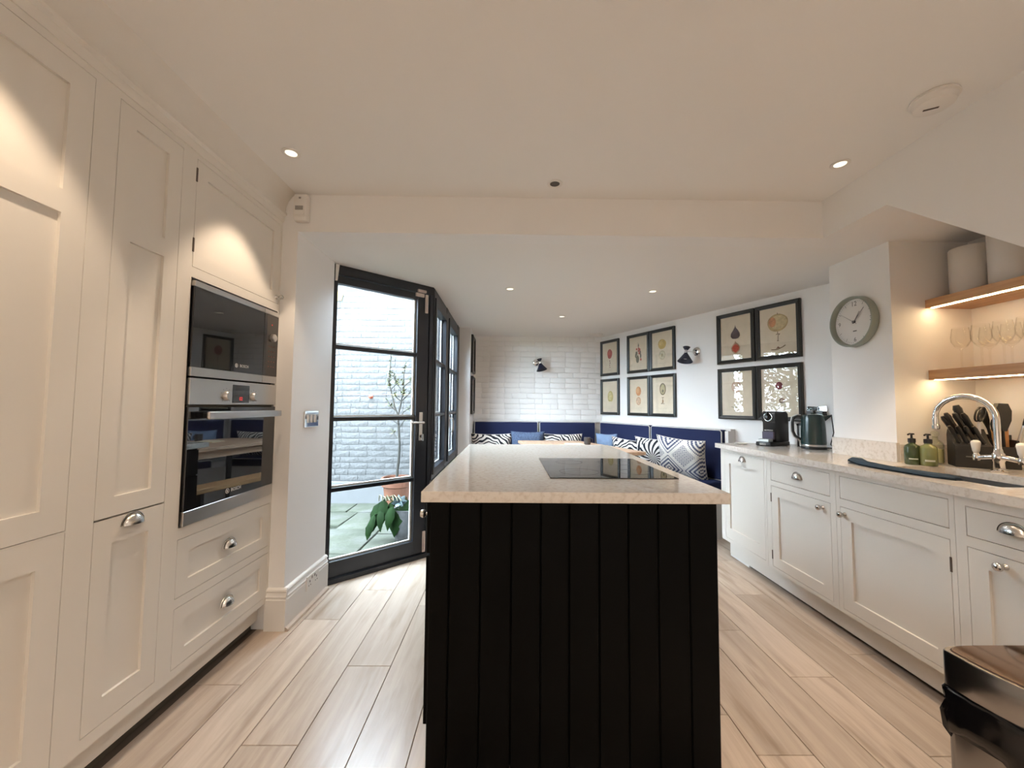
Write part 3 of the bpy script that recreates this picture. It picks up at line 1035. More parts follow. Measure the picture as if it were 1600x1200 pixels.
def face_frame(parent, F, y0, y1, z0, z1, openings, depth, hollow=None):
    """openings: (ya,yb,za,zb), stacked from top to bottom"""
    mb = MB()
    ya, yb = openings[0][0], openings[0][1]
    mb.fbox(F, y0, ya, -.022, 0, z0, z1).fbox(F, yb, y1, -.022, 0, z0, z1)
    zt = z1
    for (_, _, a, c) in openings:
        if zt - c > .004:
            mb.fbox(F, ya, yb, -.022, 0, c, zt)
        zt = a
    mb.fbox(F, ya, yb, -.022, 0, z0, zt)
    part('face_frame', mb, MT['cab'], parent)
    cb = MB()
    if hollow:
        ha, hb_ = hollow          # an appliance or a sink bowl stands in this height
        cb.fbox(F, y0, y1, -depth, -.024, z0, ha)
        if z1 - hb_ > .004:
            cb.fbox(F, y0, y1, -depth, -.024, hb_, z1)
        cb.fbox(F, y0, y0 + .018, -depth, -.024, ha, hb_).fbox(F, y1 - .018, y1, -depth, -.024, ha, hb_)
        cb.fbox(F, y0 + .018, y1 - .018, -depth, -depth + .012, ha, hb_)
    else:
        cb.fbox(F, y0, y1, -depth, -.024, z0, z1)
    part('carcass', cb, MT['gap'], parent)


def cup_handle(parent, F, y, z, w=.078, h=.036, d=.026):
    mb = MB()
    n, m_ = 18, 8
    vs_ = []
    for i in range(n + 1):
        t = PI * i / n
        for j in range(m_ + 1):
            p = (PI / 2) * j / m_
            yy, zz, oo = math.cos(t) * w / 2, math.sin(t) * math.cos(p) * h, math.sin(t) * math.sin(p) * d
            vs_.append(F(y + yy, oo + .001, z - h * .35 + zz))
    fs = [(i * (m_ + 1) + j, (i + 1) * (m_ + 1) + j, (i + 1) * (m_ + 1) + j + 1, i * (m_ + 1) + j + 1) for i in range(n) for j in range(m_)]
    mb.add(vs_, fs)
    # little rim at the back and the inside skin
    vs2 = []
    for i in range(n + 1):
        t = PI * i / n
        for j in range(m_ + 1):
            p = (PI / 2) * j / m_
            yy, zz, oo = math.cos(t) * (w / 2 - .003), math.sin(t) * math.cos(p) * (h - .003), math.sin(t) * math.sin(p) * (d - .003)
            vs2.append(F(y + yy, oo + .001, z - h * .35 + zz))
    mb.add(vs2, [tuple(reversed(q)) for q in fs])
    e = []
    for i in range(n + 1):
        t = PI * i / n
        a = F(y + math.cos(t) * (w / 2 + .005), .0015, z - h * .35 + math.sin(t) * (h + .005))
        e.append(a)
    mb.tube(e, .0022, 6)
    return part('cup_handle', mb, MT['pewter'], parent, smooth=50)


def knob(parent, F, y, z, rad=.016):
    o = F(y, 0, z)
    ax = (SG[id(F)], 0, 0)
    return part('knob', MB().lathe([(0, 0), (.012, 0), (.011, .004), (.006, .009), (.006, .016), (rad * .8, .020), (rad, .028), (rad * .92, .036), (rad * .5, .041), (0, .042)], o, ax, 20), MT['pewter'], parent, smooth=50)


def hinge(parent, F, y, z):
    part('hinge', MB().fbox(F, y - .0035, y + .0035, -.004, .003, z - .03, z + .03), MT['dark_hinge'], parent)


ZB, ZT = .153, 2.335
# tall fridge unit, partly outside the left edge
t = thing('fridge_cabinet', 'tall off-white cabinet with a two-panel door at the left edge', 'cabinet', (-1.66, .96, ZB))
face_frame(t, FL, .64, 1.285, ZB, ZT, [(.68, 1.244, .868, 2.304), (.68, 1.244, .178, .863)], .58)
part('end_panel', MB().box(-1.9, -1.342, .60, .638, 0, 2.335), MT['cab'], t)
shaker(t, FL, .68, 1.244, .868, 2.304, mids=((1.826, 1.897),), stile=.07, rail=.075)
shaker(t, FL, .68, 1.244, .178, .866, stile=.07, rail=.085)
# narrow pull-out larder
t = thing('larder_cabinet', 'narrow tall off-white larder cabinet between the wide cabinet and the ovens', 'cabinet', (-1.66, 1.45, ZB))
face_frame(t, FL, 1.285, 1.63, ZB, ZT, [(1.325, 1.592, .872, 2.304), (1.325, 1.592, .195, .869)], .58)
shaker(t, FL, 1.325, 1.592, .872, 2.304, mids=((1.827, 1.897),), stile=.062, rail=.065)
d = shaker(t, FL, 1.325, 1.592, .195, .870, stile=.062, rail=.085, name='pull_out_front')
cup_handle(d, FL, 1.461, .842)
# oven housing
t = thing('oven_cabinet', 'tall off-white cabinet that houses the microwave and the oven', 'cabinet', (-1.66, 1.97, ZB))
OO = [(1.664, 2.293, 1.836, 2.306), (1.664, 2.293, 1.371, 1.792), (1.664, 2.293, .748, 1.369), (1.664, 2.293, .465, .702), (1.664, 2.293, .187, .427)]
face_frame(t, FL, 1.63, 2.31, ZB, ZT, OO, .58, (.748, 1.79))
d = shaker(t, FL, *OO[0], stile=.062)
knob(d, FL, 2.272, 1.872, .013)
hinge(d, FL, 1.664, 2.235)
hinge(d, FL, 1.664, 1.93)
for q, zz in ((OO[3], .583), (OO[4], .312)):
    d = shaker(t, FL, *q, stile=.062, name='drawer', rail=.058)
    cup_handle(d, FL, 1.975, zz)
# cornice and kick board
cor = [(0.004, 2.330), (0.010, 2.345), (0.010, 2.362), (0.022, 2.372), (0.022, 2.385), (0.012, 2.392), (0.016, 2.42), (0.028, 2.455), (0.05, 2.485), (0.075, 2.5), (-.05, 2.5), (-.05, 2.330)]
solo('cornice', MB().prism(cor, lambda p, q, s: (-1.34 + p, s, q), .0, 2.309), MT['cab'], 'moulded off-white cornice along the top of the tall cabinets', 'cornice', smooth=25, loc=(-1.34, 1.2, 2.33))
solo('filler_panel', MB().box(-1.95, -1.36, .0, 2.305, 2.336, 2.499), MT['cab'], 'off-white panel closing the top of the tall cabinets behind the cornice', 'panel', loc=(-1.6, 1.2, 2.336))
kb1 = thing('kick_board', 'recessed off-white kick board under the tall cabinets', 'kick board', (-1.4, 1.3, .05))
part('board', MB().box(-1.41, -1.392, .3, 2.306, .052, .1525), MT['cab'], kb1)
part('painted_shade_board', MB().box(-1.45, -1.425, .3, 2.306, 0, .1525), MT['gap'], kb1)  # added dark board, paints the shade in the gap below the kick
kb2 = thing('kick_board', 'off-white kick board under the sink run of base cabinets', 'kick board', (1.91, 2.0, .03))
part('board', MB().box(1.902, 1.92, .5, 3.44, .026, .1495), MT['cab'], kb2)
part('painted_shade_board', MB().box(1.935, 1.955, .5, 3.43, 0, .1495), MT['gap'], kb2)  # dark board again, its colour stands for shade under the sink run

# microwave
mw = thing('microwave', 'built-in steel and black glass microwave above the oven', 'microwave', (-1.5, 1.98, 1.373))
part('body', MB().box(-1.80, -1.345, 1.68, 2.28, 1.378, 1.785), MT['gap'], mw)
part('door', MB().fbox(FL, 1.671, 2.155, -.004, .012, 1.413, 1.755), MT['blackglass'], mw, bevel=.001, seg=1)
part('top_trim', MB().fbox(FL, 1.671, 2.155, -.004, .013, 1.756, 1.780).fbox(FL, 2.158, 2.287, -.004, .013, 1.756, 1.780), MT['steel'], mw, bevel=.001, seg=1)
part('bottom_trim', MB().fbox(FL, 1.671, 2.155, -.004, .013, 1.374, 1.412).fbox(FL, 2.158, 2.287, -.004, .013, 1.374, 1.412), MT['steel'], mw, bevel=.001, seg=1)
cp = part('control_panel', MB().fbox(FL, 2.158, 2.287, -.004, .012, 1.413, 1.755), MT['brownglass'], mw, bevel=.001, seg=1)
part('dial', MB().lathe([(0, 0), (.022, 0), (.021, .014), (.017, .018), (0, .018)], FL(2.232, .012, 1.628), (1, 0, 0), 24), MT['steel'], cp, smooth=40)
part('indicator_mark', MB().fbox(FL, 2.222, 2.228, .012, .0126, 1.697, 1.703), MT['led_red'], cp)
mk = MB()
for i in range(5):
    for j in range(3):
        mk.fbox(FL, 2.20 + j * .024, 2.209 + j * .024, .012, .0125, 1.575 - i * .028, 1.580 - i * .028)
part('key_marks', mk, mat('faint_red_print', (.16, .05, .035), .6), cp)['kind'] = 'stuff'
text_mesh('lettering', 'BOSCH', .020, MT['logo'], mw, face_mat(FL(2.005, .0128, 1.445), (0, 1, 0), (0, 0, 1)))
part('logo_ring', MB().tube([FL(1.948 + .009 * math.cos(a), .0126, 1.445 + .009 * math.sin(a)) for a in [k * 2 * PI / 16 for k in range(17)]], .0012, 5).fbox(FL, 1.9455, 1.9505, .0122, .0128, 1.440, 1.450), MT['logo'], mw)

# oven
ov = thing('oven', 'built-in steel and black glass oven with a bar handle under the microwave', 'oven', (-1.5, 1.98, .75))
part('body', MB().box(-1.88, -1.345, 1.68, 2.28, .755, 1.365), MT['gap'], ov)
cp = part('control_panel', MB().fbox(FL, 1.671, 2.287, -.004, .013, 1.254, 1.366), MT['steel'], ov, bevel=.001, seg=1)
dp = part('display', MB().fbox(FL, 1.928, 2.052, .012, .0136, 1.262, 1.35), MT['blackglass'], cp)
for yy in (1.886, 2.086):
    part('dial', MB().lathe([(0, 0), (.024, 0), (.022, .012), (.018, .017), (0, .017)], FL(yy, .013, 1.295), (1, 0, 0), 24), MT['steel'], cp, smooth=40)
mk = MB()
for yy in (1.886, 2.086):
    for k in range(9):
        a = -PI * .75 + k * PI * 1.5 / 8 + PI / 2
        mk.fbox(FL, yy + .034 * math.cos(a) - .0015, yy + .034 * math.cos(a) + .0015, .013, .0134, 1.295 + .034 * math.sin(a) - .0015, 1.295 + .034 * math.sin(a) + .0015)
part('dial_marks', mk, MT['ink'], cp)['kind'] = 'stuff'
text_mesh('clock_digits', '02', .024, MT['led_red'], cp, face_mat(FL(1.99, .0139, 1.282), (0, 1, 0), (0, 0, 1)))
od = part('door', MB().fbox(FL, 1.671, 2.287, -.004, .012, .812, 1.243), MT['blackglass'], ov, bevel=.001, seg=1)
part('bottom_trim', MB().fbox(FL, 1.671, 2.287, -.004, .013, .752, .811), MT['steel'], ov, bevel=.001, seg=1)
hd = part('handle', MB().fbox(FL, 1.725, 2.272, .045, .06, 1.190, 1.224), MT['steel'], od, bevel=.005)
part('handle_post', MB().fbox(FL, 1.75, 1.775, .012, .046, 1.196, 1.218), MT['plastic_black'], hd)
part('handle_post', MB().fbox(FL, 2.215, 2.24, .012, .046, 1.196, 1.218), MT['plastic_black'], hd)
text_mesh('lettering', 'BOSCH', .022, MT['logo'], ov, face_mat(FL(1.985, .0128, .845), (0, 1, 0), (0, 0, 1)))
part('logo_ring', MB().tube([FL(1.925 + .011 * math.cos(a), .0126, .845 + .011 * math.sin(a)) for a in [k * 2 * PI / 16 for k in range(17)]], .0013, 5).fbox(FL, 1.922, 1.928, .0122, .0128, .839, .851), MT['logo'], ov)

# right run of base cabinets
ZR0, ZR1 = .15, .9115
t = thing('dishwasher_cabinet', 'off-white base cabinet with one tall cup-handled front, far end of the sink run', 'cabinet', (2.1, 3.14, ZR0))
face_frame(t, FR, 2.845, 3.45, ZR0, ZR1, [(2.87, 3.39, .178, .889)], .30)
d = shaker(t, FR, 2.87, 3.39, .178, .889, stile=.068, rail=.088)
cup_handle(d, FR, 3.13, .852)
t = thing('drawer_cabinet', 'off-white base cabinet with drawer and door between dishwasher front and sink cabinet', 'cabinet', (2.1, 2.54, ZR0))
face_frame(t, FR, 2.245, 2.843, ZR0, ZR1, [(2.283, 2.797, .757, .890), (2.283, 2.797, .172, .722)], .5)
d = shaker(t, FR, 2.283, 2.797, .757, .890, name='drawer', flat=True)
cup_handle(d, FR, 2.54, .826)
d = shaker(t, FR, 2.283, 2.797, .172, .722, stile=.066)
knob(d, FR, 2.338, .684)
hinge(d, FR, 2.797, .64)
hinge(d, FR, 2.797, .25)
t = thing('sink_cabinet', 'off-white base cabinet with a plain false drawer front under the sink', 'cabinet', (2.1, 1.94, ZR0))
face_frame(t, FR, 1.648, 2.243, ZR0, ZR1, [(1.668, 2.217, .765, .888), (1.668, 2.217, .172, .722)], .62, (.725, ZR1))
shaker(t, FR, 1.668, 2.217, .765, .888, name='false_front', flat=True)
d = shaker(t, FR, 1.668, 2.217, .172, .722, stile=.066)
knob(d, FR, 2.187, .684)
hinge(d, FR, 1.668, .62)
hinge(d, FR, 1.668, .24)
t = thing('corner_cabinet', 'off-white base cabinet with cup-handled drawer at the right edge behind the bin', 'cabinet', (2.1, 1.34, ZR0))
face_frame(t, FR, 1.02, 1.646, ZR0, ZR1, [(1.06, 1.607, .757, .875), (1.06, 1.607, .172, .716)], .62, (.725, ZR1))
d = shaker(t, FR, 1.06, 1.607, .757, .875, name='drawer', flat=True)
cup_handle(d, FR, 1.455, .822, w=.085)
d = shaker(t, FR, 1.06, 1.607, .172, .716, stile=.066)
knob(d, FR, 1.485, .682)
t = thing('end_cabinet', 'off-white base cabinet beyond the right edge of the worktop', 'cabinet', (2.1, .76, ZR0))
face_frame(t, FR, .5, 1.018, ZR0, ZR1, [(.54, .98, .172, .875)], .5)
shaker(t, FR, .54, .98, .172, .875)

# worktop
wt = MB()
zt0, zt1 = .912, .95
SX0, SX1, SY0, SY1 = 1.985, 2.385, 1.60, 2.17
wt.box(1.82, SX0, .5, 2.34, zt0, zt1).box(SX1, 2.78, .5, 2.34, zt0, zt1).box(SX0, SX1, .5, SY0, zt0, zt1).box(SX0, SX1, SY1, 2.34, zt0, zt1)
wt.box(1.82, 2.295, 2.34, 2.79, zt0, zt1)
wt.prism([(1.82, 2.79), (2.762, 2.79), (2.432, 3.505), (1.82, 3.505)], XY, zt0, zt1)
solo('worktop', wt, MT['quartz2'], 'long pale quartz worktop over the sink run', 'worktop', loc=(2.1, 2.0, zt0))
solo('upstand', MB().box(2.275, 2.2945, 2.325, 2.79, zt1, 1.062).box(2.2945, 2.78, 2.321, 2.339, zt1, 1.052), MT['quartz2'], 'low pale quartz upstand round the clock pillar', 'upstand', loc=(2.28, 2.5, zt1))
sk = thing('sink', 'undermounted steel sink beside the tall tap', 'sink', (2.18, 1.88, .76))
part('bowl', MB().box(SX0 - .012, SX0 - .004, SY0 - .01, SY1 + .01, .74, .911).box(SX1 + .004, SX1 + .012, SY0 - .01, SY1 + .01, .74, .911).box(SX0 - .012, SX1 + .012, SY0 - .012, SY0 - .004, .74, .911).box(SX0 - .012, SX1 + .012, SY1 + .004, SY1 + .012, .74, .911).box(SX0 - .012, SX1 + .012, SY0 - .012, SY1 + .012, .732, .74), MT['sinksteel'], sk)
part('drain', MB().lathe([(0, 0), (.04, 0), (.038, .004), (0, .003)], (2.2, 1.88, .74), n=20), MT['chrome'], sk, smooth=40)

# ------------------------------------------------------------------ island
isl = thing('kitchen_island', 'black panelled kitchen island in the middle of the room', 'kitchen island', (.24, 2.3, 0))
IX0, IX1, IY0, IY1 = -.277, .757, 1.45, 3.10
part('body', MB().box(IX0 + .002, IX1 - .002, IY0 + .02, IY1, 0, .9165), MT['island'], isl)
nb = 10
edges = [IX0 + k * (IX1 - IX0) / nb for k in range(nb + 1)]
# board joints follow the photograph: narrow first board, then even ones
edges = [-.277, -.205, -.094, .016, .121, .223, .331, .436, .543, .655, .757]
for a, c in zip(edges[:-1], edges[1:]):
    part('board', MB().prism([(a + .0005, IY0 + .02), (a + .0005, IY0 + .004), (a + .0045, IY0), (c - .0045, IY0), (c - .0005, IY0 + .004), (c - .0005, IY0 + .02)], XY, 0, .9165), MT['island'], isl)
FIL = lambda y, o, z: (IX0 - o, y, z)
FIR = lambda y, o, z: (IX1 + o, y, z)
SG[id(FIL)] = -1
SG[id(FIR)] = 1
for F in (FIL, FIR):
    for k in range(3):
        y0 = IY0 + .03 + k * .54
        d = part('drawer_front', MB().fbox(F, y0 + .01, y0 + .53, .0, .018, .72, .905), MT['island'], isl, bevel=.002, seg=1)
        if F is FIL:
            part('knob', MB().lathe([(0, 0), (.010, 0), (.006, .008), (.006, .014), (.015, .02), (.016, .028), (.012, .036), (0, .038)], F(y0 + .07, .018, .846), (SG[id(F)], 0, 0), 18), MT['pewter'], d, smooth=50)
        part('door', MB().fbox(F, y0 + .01, y0 + .53, .0, .018, .12, .71), MT['island'], isl, bevel=.002, seg=1)
solo('island_worktop', MB().box(-.305, .795, 1.428, 3.18, .9168, .955), MT['quartz'], 'glossy cream quartz worktop on the black island', 'worktop', bevel=.0015, seg=1, loc=(.24, 2.3, .9168))
hb = thing('induction_hob', 'black glass induction hob set into the island worktop', 'hob', (.45, 2.0, .9555))
part('glass', MB().box(.18, .725, 1.695, 2.325, .9552, .9598), MT['hob'], hb, bevel=.0012, seg=1)
for cx_, cy_, rr_ in ((.33, 1.85, .09), (.58, 1.85, .07), (.33, 2.16, .07), (.58, 2.16, .09)):
    zn = MB().tube([(cx_ + rr_ * math.cos(k * 2 * PI / 32), cy_ + rr_ * math.sin(k * 2 * PI / 32), .9597) for k in range(33)], .0006, 4)
    part('zone_mark', zn, MT['ink'], hb)

# ------------------------------------------------------------------ dining: banquette, cushions, table
bq = thing('banquette', 'built-in corner banquette with white base and capped back board', 'bench seat', (.4, 5.3, 0))
SEAT_Z, CAP_Z = .44, 1.05
nrm = Vector((-PWD.y * -1, -PWD.x, 0))
nrm = Vector((PWD.y, -PWD.x, 0))      # into the room from the picture wall


def pw(s, off, z):
    p = PW0 + PWD * s + nrm * off
    return (p.x, p.y, z)


def pbox(mb, s0, s1, o0, o1, z0, z1):
    vs_ = [pw(s, o, z) for z in (z0, z1) for s, o in ((s0, o0), (s1, o0), (s1, o1), (s0, o1))]
    return mb.add(vs_, [(3, 2, 1, 0), (4, 5, 6, 7), (0, 1, 5, 4), (1, 2, 6, 5), (2, 3, 7, 6), (3, 0, 4, 7)])


part('seat_base', pbox(MB().box(-.49, 1.15, 5.28, 5.79, 0, SEAT_Z), -.02, 2.04, .01, .52, 0, SEAT_Z), MT['trim'], bq)
part('back_board', pbox(MB().box(-.49, 1.38, 5.765, 5.795, SEAT_Z, CAP_Z - .02), .03, 2.04, .005, .035, SEAT_Z, CAP_Z - .02), MT['trim'], bq)
cp_ = pbox(MB().box(-.495, 1.37, 5.735, 5.795, CAP_Z - .02, CAP_Z), .035, 2.075, .005, .07, CAP_Z - .02, CAP_Z)
part('cap_rail', cp_, MT['trim'], bq, bevel=.003)
part('end_post', pbox(MB(), 2.04, 2.075, .005, .11, 0, CAP_Z - .02), MT['trim'], bq)


def soft_box(fn, a0, a1, b0, b1, z0, z1, bul=.012):
    """cushion block on (a,b,z) axes mapped by fn, edges rounded"""
    mb = MB()
    vs_ = [fn(a, b_, z) for z in (z0, z1) for a, b_ in ((a0, b0), (a1, b0), (a1, b1), (a0, b1))]
    return mb.add(vs_, [(3, 2, 1, 0), (4, 5, 6, 7), (0, 1, 5, 4), (1, 2, 6, 5), (2, 3, 7, 6), (3, 0, 4, 7)])


def cushion(label, fn, a0, a1, b0, b1, z0, z1, cat='seat cushion', name='back_cushion', base=None, group=None):
    c = fn((a0 + a1) / 2, (b0 + b1) / 2, z0)
    th = thing(name, label, cat, c, group=group)
    part('pad', soft_box(fn, a0, a1, b0, b1, z0, z1), MT['navy'], th, bevel=.022, seg=3, smooth=50)
    e = .006
    # piping runs round the front face (b1 side) and the rear face (b0 side)
    for bb in (b0 + .010, b1 - .010):
        pts = [fn(a0 + e, bb, z0 + e), fn(a0 + e, bb, z1 - .02), fn(a0 + .02, bb, z1 - e + .002), fn(a1 - .02, bb, z1 - e + .002), fn(a1 - e, bb, z1 - .02), fn(a1 - e, bb, z0 + e), fn(a0 + e, bb, z0 + e)]
        part('piping', MB().tube(pts, .0065, 6), MT['piping'], th, smooth=60)
    return th


bk = lambda a, b_, z: (a, 5.76 - b_, z)      # back bench: a along X, b into the room
SC = .545
cushion('navy seat cushion along the brick wall', bk, -.485, 1.02, .01, .50, SEAT_Z, SC, name='seat_cushion')
cushion('navy seat cushion along the picture wall', pw, .50, 2.035, .04, .55, SEAT_Z, SC, name='seat_cushion')
GB = 'navy piped back cushions of the banquette'
cushion('navy back cushion left of the pair on the brick wall', bk, -.475, .425, .005, .12, SC, 1.04, group=GB)
cushion('navy back cushion right of the pair on the brick wall', bk, .445, 1.24, .005, .12, SC, 1.04, group=GB)
cushion('navy back cushion below the paired prints, by the corner', pw, .14, 1.08, .04, .15, SC, 1.04, group=GB)
cushion('navy back cushion nearest the worktop end', pw, 1.10, 2.03, .04, .15, SC, 1.04, group=GB)


def pillow(label, material, loc, rotz, w, h, tck, lean=.25, roll=0.0, group='scatter cushions on the banquette'):
    th = thing('scatter_cushion', label, 'cushion', loc, 0, group, local=True)
    n = 18
    vs_, fs = [], []
    for side in (1, -1):
        for j in range(n + 1):
            for i in range(n + 1):
                uu, vv = -1 + 2 * i / n, -1 + 2 * j / n
                x = w / 2 * uu * (1 - .07 * (1 - vv * vv))
                z = h / 2 * vv * (1 - .09 * (1 - uu * uu))
                e = (max(0, 1 - uu ** 4) * max(0, 1 - vv ** 4)) ** .62
                wr = .006 * math.sin(7 * uu + 3 * vv + w * 30) * e
                vs_.append((x, side * (tck / 2 * e + wr * .5), z))
    q = (n + 1) ** 2
    for s_ in range(2):
        for j in range(n):
            for i in range(n):
                a = s_ * q + j * (n + 1) + i
                fs.append((a, a + 1, a + n + 2, a + n + 1))
    mb = MB().add(vs_, fs)
    me = mb.mesh('cover', material)
    bm = bmesh.new()
    bm.from_mesh(me)
    bmesh.ops.remove_doubles(bm, verts=bm.verts, dist=.0008)
    bmesh.ops.recalc_face_normals(bm, faces=bm.faces)
    bm.to_mesh(me)
    bm.free()
    me.polygons.foreach_set('use_smooth', [True] * len(me.polygons))
    o = bpy.data.objects.new('cover', me)
    COL.objects.link(o)
    o.parent = th
    th.rotation_euler = (-lean, roll, rotz)
    sm = []
    for k in range(40):
        t_ = 2 * PI * k / 40
        cu, su = math.cos(t_), math.sin(t_)
        m_ = max(abs(cu), abs(su))
        uu, vv = cu / m_, su / m_
        sm.append((w / 2 * uu * (1 - .07 * (1 - vv * vv)), 0, h / 2 * vv * (1 - .09 * (1 - uu * uu))))
    sm.append(sm[0])
    part('seam', MB().tube(sm, .003, 5), MT['piping'] if material not in (MT['blue_a'], MT['blue_b']) else material, th, smooth=60)
    return th


# on the back bench
pillow('long black-and-cream looped cushion at the left end of the brick wall bench', MT['zebra'], (-.225, 5.50, .545 + .165), 0.03, .56, .35, .15, -.22)
pillow('mid-blue woven cushion between the two looped cushions on the brick wall bench', MT['blue_a'], (.27, 5.48, .545 + .185), -.05, .46, .38, .15, -.2)
pillow('black-and-cream looped cushion behind the table on the brick wall bench', MT['zebra2'], (.745, 5.49, .545 + .17), 0.0, .54, .35, .15, -.2)
pillow('small pale blue cushion in the corner of the banquette', MT['blue_b'], (1.30, 5.22, .545 + .185), PWA + .42, .30, .37, .14, -.18)


def on_bench(s, off, dz):
    p = pw(s, off, 0)
    return (p[0], p[1], SC + dz)


pillow('black-and-cream curl print cushion left of the pinwheel cushion', MT['zebra3'], on_bench(.86, .27, .165), PWA + .12, .50, .33, .15, -.24, .06)
pillow('black-and-cream pinwheel print cushion beside the diamond print one', MT['swirl'], on_bench(1.32, .30, .18), PWA + .20, .46, .40, .17, -.28, .02)
pillow('large blue-and-cream diamond print cushion nearest the worktop', MT['ikat'], on_bench(1.72, .34, .195), PWA + .30, .50, .45, .18, -.32, .07)

# table
tb = thing('dining_table', 'pale oak dining table standing in the banquette corner', 'table', (.77, 4.6, 0), 0, local=False)
TZ = .815
TP = [(.13, 5.18), (.93, 5.20), (1.375, 3.97), (.38, 3.75)]
part('table_top', MB().prism(TP, XY, TZ - .035, TZ), MT['table'], tb, bevel=.004)
part('apron', MB().prism([(.23, 5.08), (.86, 5.10), (1.26, 4.04), (.45, 3.85)], XY, TZ - .12, TZ - .036), MT['table'], tb)
for (x, y) in ((.27, 5.04), (.83, 5.06), (1.23, 4.06), (.47, 3.89)):
    part('leg', MB().lathe([(.022, 0), (.036, .3), (.04, TZ - .05)], (x, y, 0), n=4), MT['matte_black'], tb)
bn = thing('wooden_bench', 'rustic wooden bench on the window side of the table, mirrored in the oven glass', 'bench', (.12, 4.4, 0))
part('seat', MB().prism([(-.12, 4.95), (.10, 4.98), (.36, 3.72), (.14, 3.66)], XY, .43, .475), MT['tablewood2'], bn, bevel=.006)
for (x, y) in ((-.03, 4.86), (.07, 4.88), (.28, 3.80), (.19, 3.77)):
    part('leg', MB().box(x - .02, x + .02, y - .02, y + .02, 0, .43), MT['matte_black'], bn)
solo('notebook', MB().prism([(.66, 4.72), (.86, 4.74), (.88, 4.56), (.67, 4.54)], XY, TZ + .0005, TZ + .012), MT['book'], 'cream notebook lying on the dining table', 'book', loc=(.77, 4.64, TZ), bevel=.002)
mg = thing('mug', 'small dark mug on the dining table beside the notebook', 'mug', (.93, 4.68, TZ))
part('body', MB().lathe([(0, .0005), (.034, .0005), (.038, .01), (.038, .085), (.034, .085), (.033, .012), (0, .01)], (.93, 4.68, TZ), n=24), MT['mug'], mg, smooth=40)
part('handle', MB().tube([(.93 + .036, 4.68, TZ + .07), (.93 + .06, 4.68, TZ + .065), (.93 + .06, 4.68, TZ + .03), (.93 + .036, 4.68, TZ + .022)], .005, 8), MT['mug'], mg, smooth=40)

# ------------------------------------------------------------------ framed prints
INK = {}


def ink(c):
    if c not in INK:
        INK[c] = mat('print_ink', c, .85, var=.22, vscale=45)
    return INK[c]


def blob(cx, cz, rx, rz, n=28, point=0.0, lump=0.0):
    out = []
    for k in range(n):
        a = 2 * PI * k / n
        rr = 1 + lump * math.sin(3 * a + 1) + lump * .6 * math.sin(5 * a)
        x, z = rx * math.cos(a) * rr, rz * math.sin(a) * rr
        if point:
            z += point * rz * max(0, -math.sin(a)) ** 14
        out.append((cx + x, cz + z))
    return out


def motif(parent, pts, depth, c, name='fruit_motif'):
    return part(name, MB().prism(pts, lambda p, q, t: (p, t, q), depth - .0006, depth), ink(c), parent)


def strip(pts, w=.002):
    """thin drawn line as one flat mesh"""
    mb = MB()
    for (a, c) in zip(pts[:-1], pts[1:]):
        d_ = Vector((c[0] - a[0], 0, c[1] - a[1]))
        if d_.length < 1e-6:
            continue
        s_ = Vector((-d_.z, 0, d_.x)).normalized() * w
        mb.add([(a[0] - s_.x, -.0118, a[1] - s_.z), (c[0] - s_.x, -.0118, c[1] - s_.z), (c[0] + s_.x, -.0118, c[1] + s_.z), (a[0] + s_.x, -.0118, a[1] + s_.z)], [(0, 1, 2, 3)])
    return mb


def picture(label, loc, rotz, w, h, draw, group, fw=.036):
    th = thing('framed_print', label, 'picture', loc, rotz, group, local=True)
    fr = MB()
    prof = [(0, 0), (0, -.026), (.010, -.030), (.020, -.026), (.026, -.022), (fw, -.019), (fw, 0)]
    corners = [(-w / 2, -h / 2, 1, 1), (w / 2, -h / 2, -1, 1), (w / 2, h / 2, -1, -1), (-w / 2, h / 2, 1, -1)]
    vs_ = []
    for (x, z, sx, sz) in corners:
        for (p, q) in prof:
            vs_.append((x + sx * p, q, z + sz * p))
    n = len(prof)
    fs = []
    for k in range(4):
        k2 = (k + 1) % 4
        for i in range(n):
            i2 = (i + 1) % n
            fs.append((k * n + i, k2 * n + i, k2 * n + i2, k * n + i2))
    fr.add(vs_, fs)
    part('frame', fr, MT['frame_black'], th)
    iw, ih = w / 2 - fw, h / 2 - fw
    pr = part('print', MB().box(-iw - .004, iw + .004, -.010, -.002, -ih - .004, ih + .004), MT['paper'], th)
    draw(pr, iw * 2, ih * 2)
    part('glass', MB().box(-iw - .003, iw + .003, -.0165, -.0145, -ih - .003, ih + .003), MT['picglass'], th)
    return th


BRN, STEM = (.20, .13, .07), (.22, .17, .10)


def marks(pr, cx, cz, n, w=.05, c=(.42, .34, .24)):
    for k in range(n):
        l = w * (1 - .25 * k)
        part('caption_stroke', strip([(cx - l + .012 * i * 1.0, cz - k * .02 + .002 * ((i * 7) % 3 - 1)) for i in range(int(2 * l / .012) + 1)], .0008), ink(c), pr)


def d_red(pr, w, h):
    motif(pr, blob(0, .055, .052, .068, lump=.03), -.0105, (.42, .07, .055))
    motif(pr, blob(-.012, .07, .022, .03), -.0113, (.52, .12, .08))
    for k, z in enumerate((-.045, -.075, -.105, -.135)):
        motif(pr, blob(.004 * (k % 2), z, .009 - .001 * k, .010, 10), -.0105, (.34, .10, .08))
    marks(pr, 0, -.175, 1, .04)


def d_lemon(pr, w, h):
    motif(pr, blob(.01, .0, .058, .082, point=.22), -.0105, (.55, .44, .16))
    motif(pr, blob(.002, .008, .036, .055), -.0113, (.66, .57, .27))
    marks(pr, 0, -.165, 1, .05)


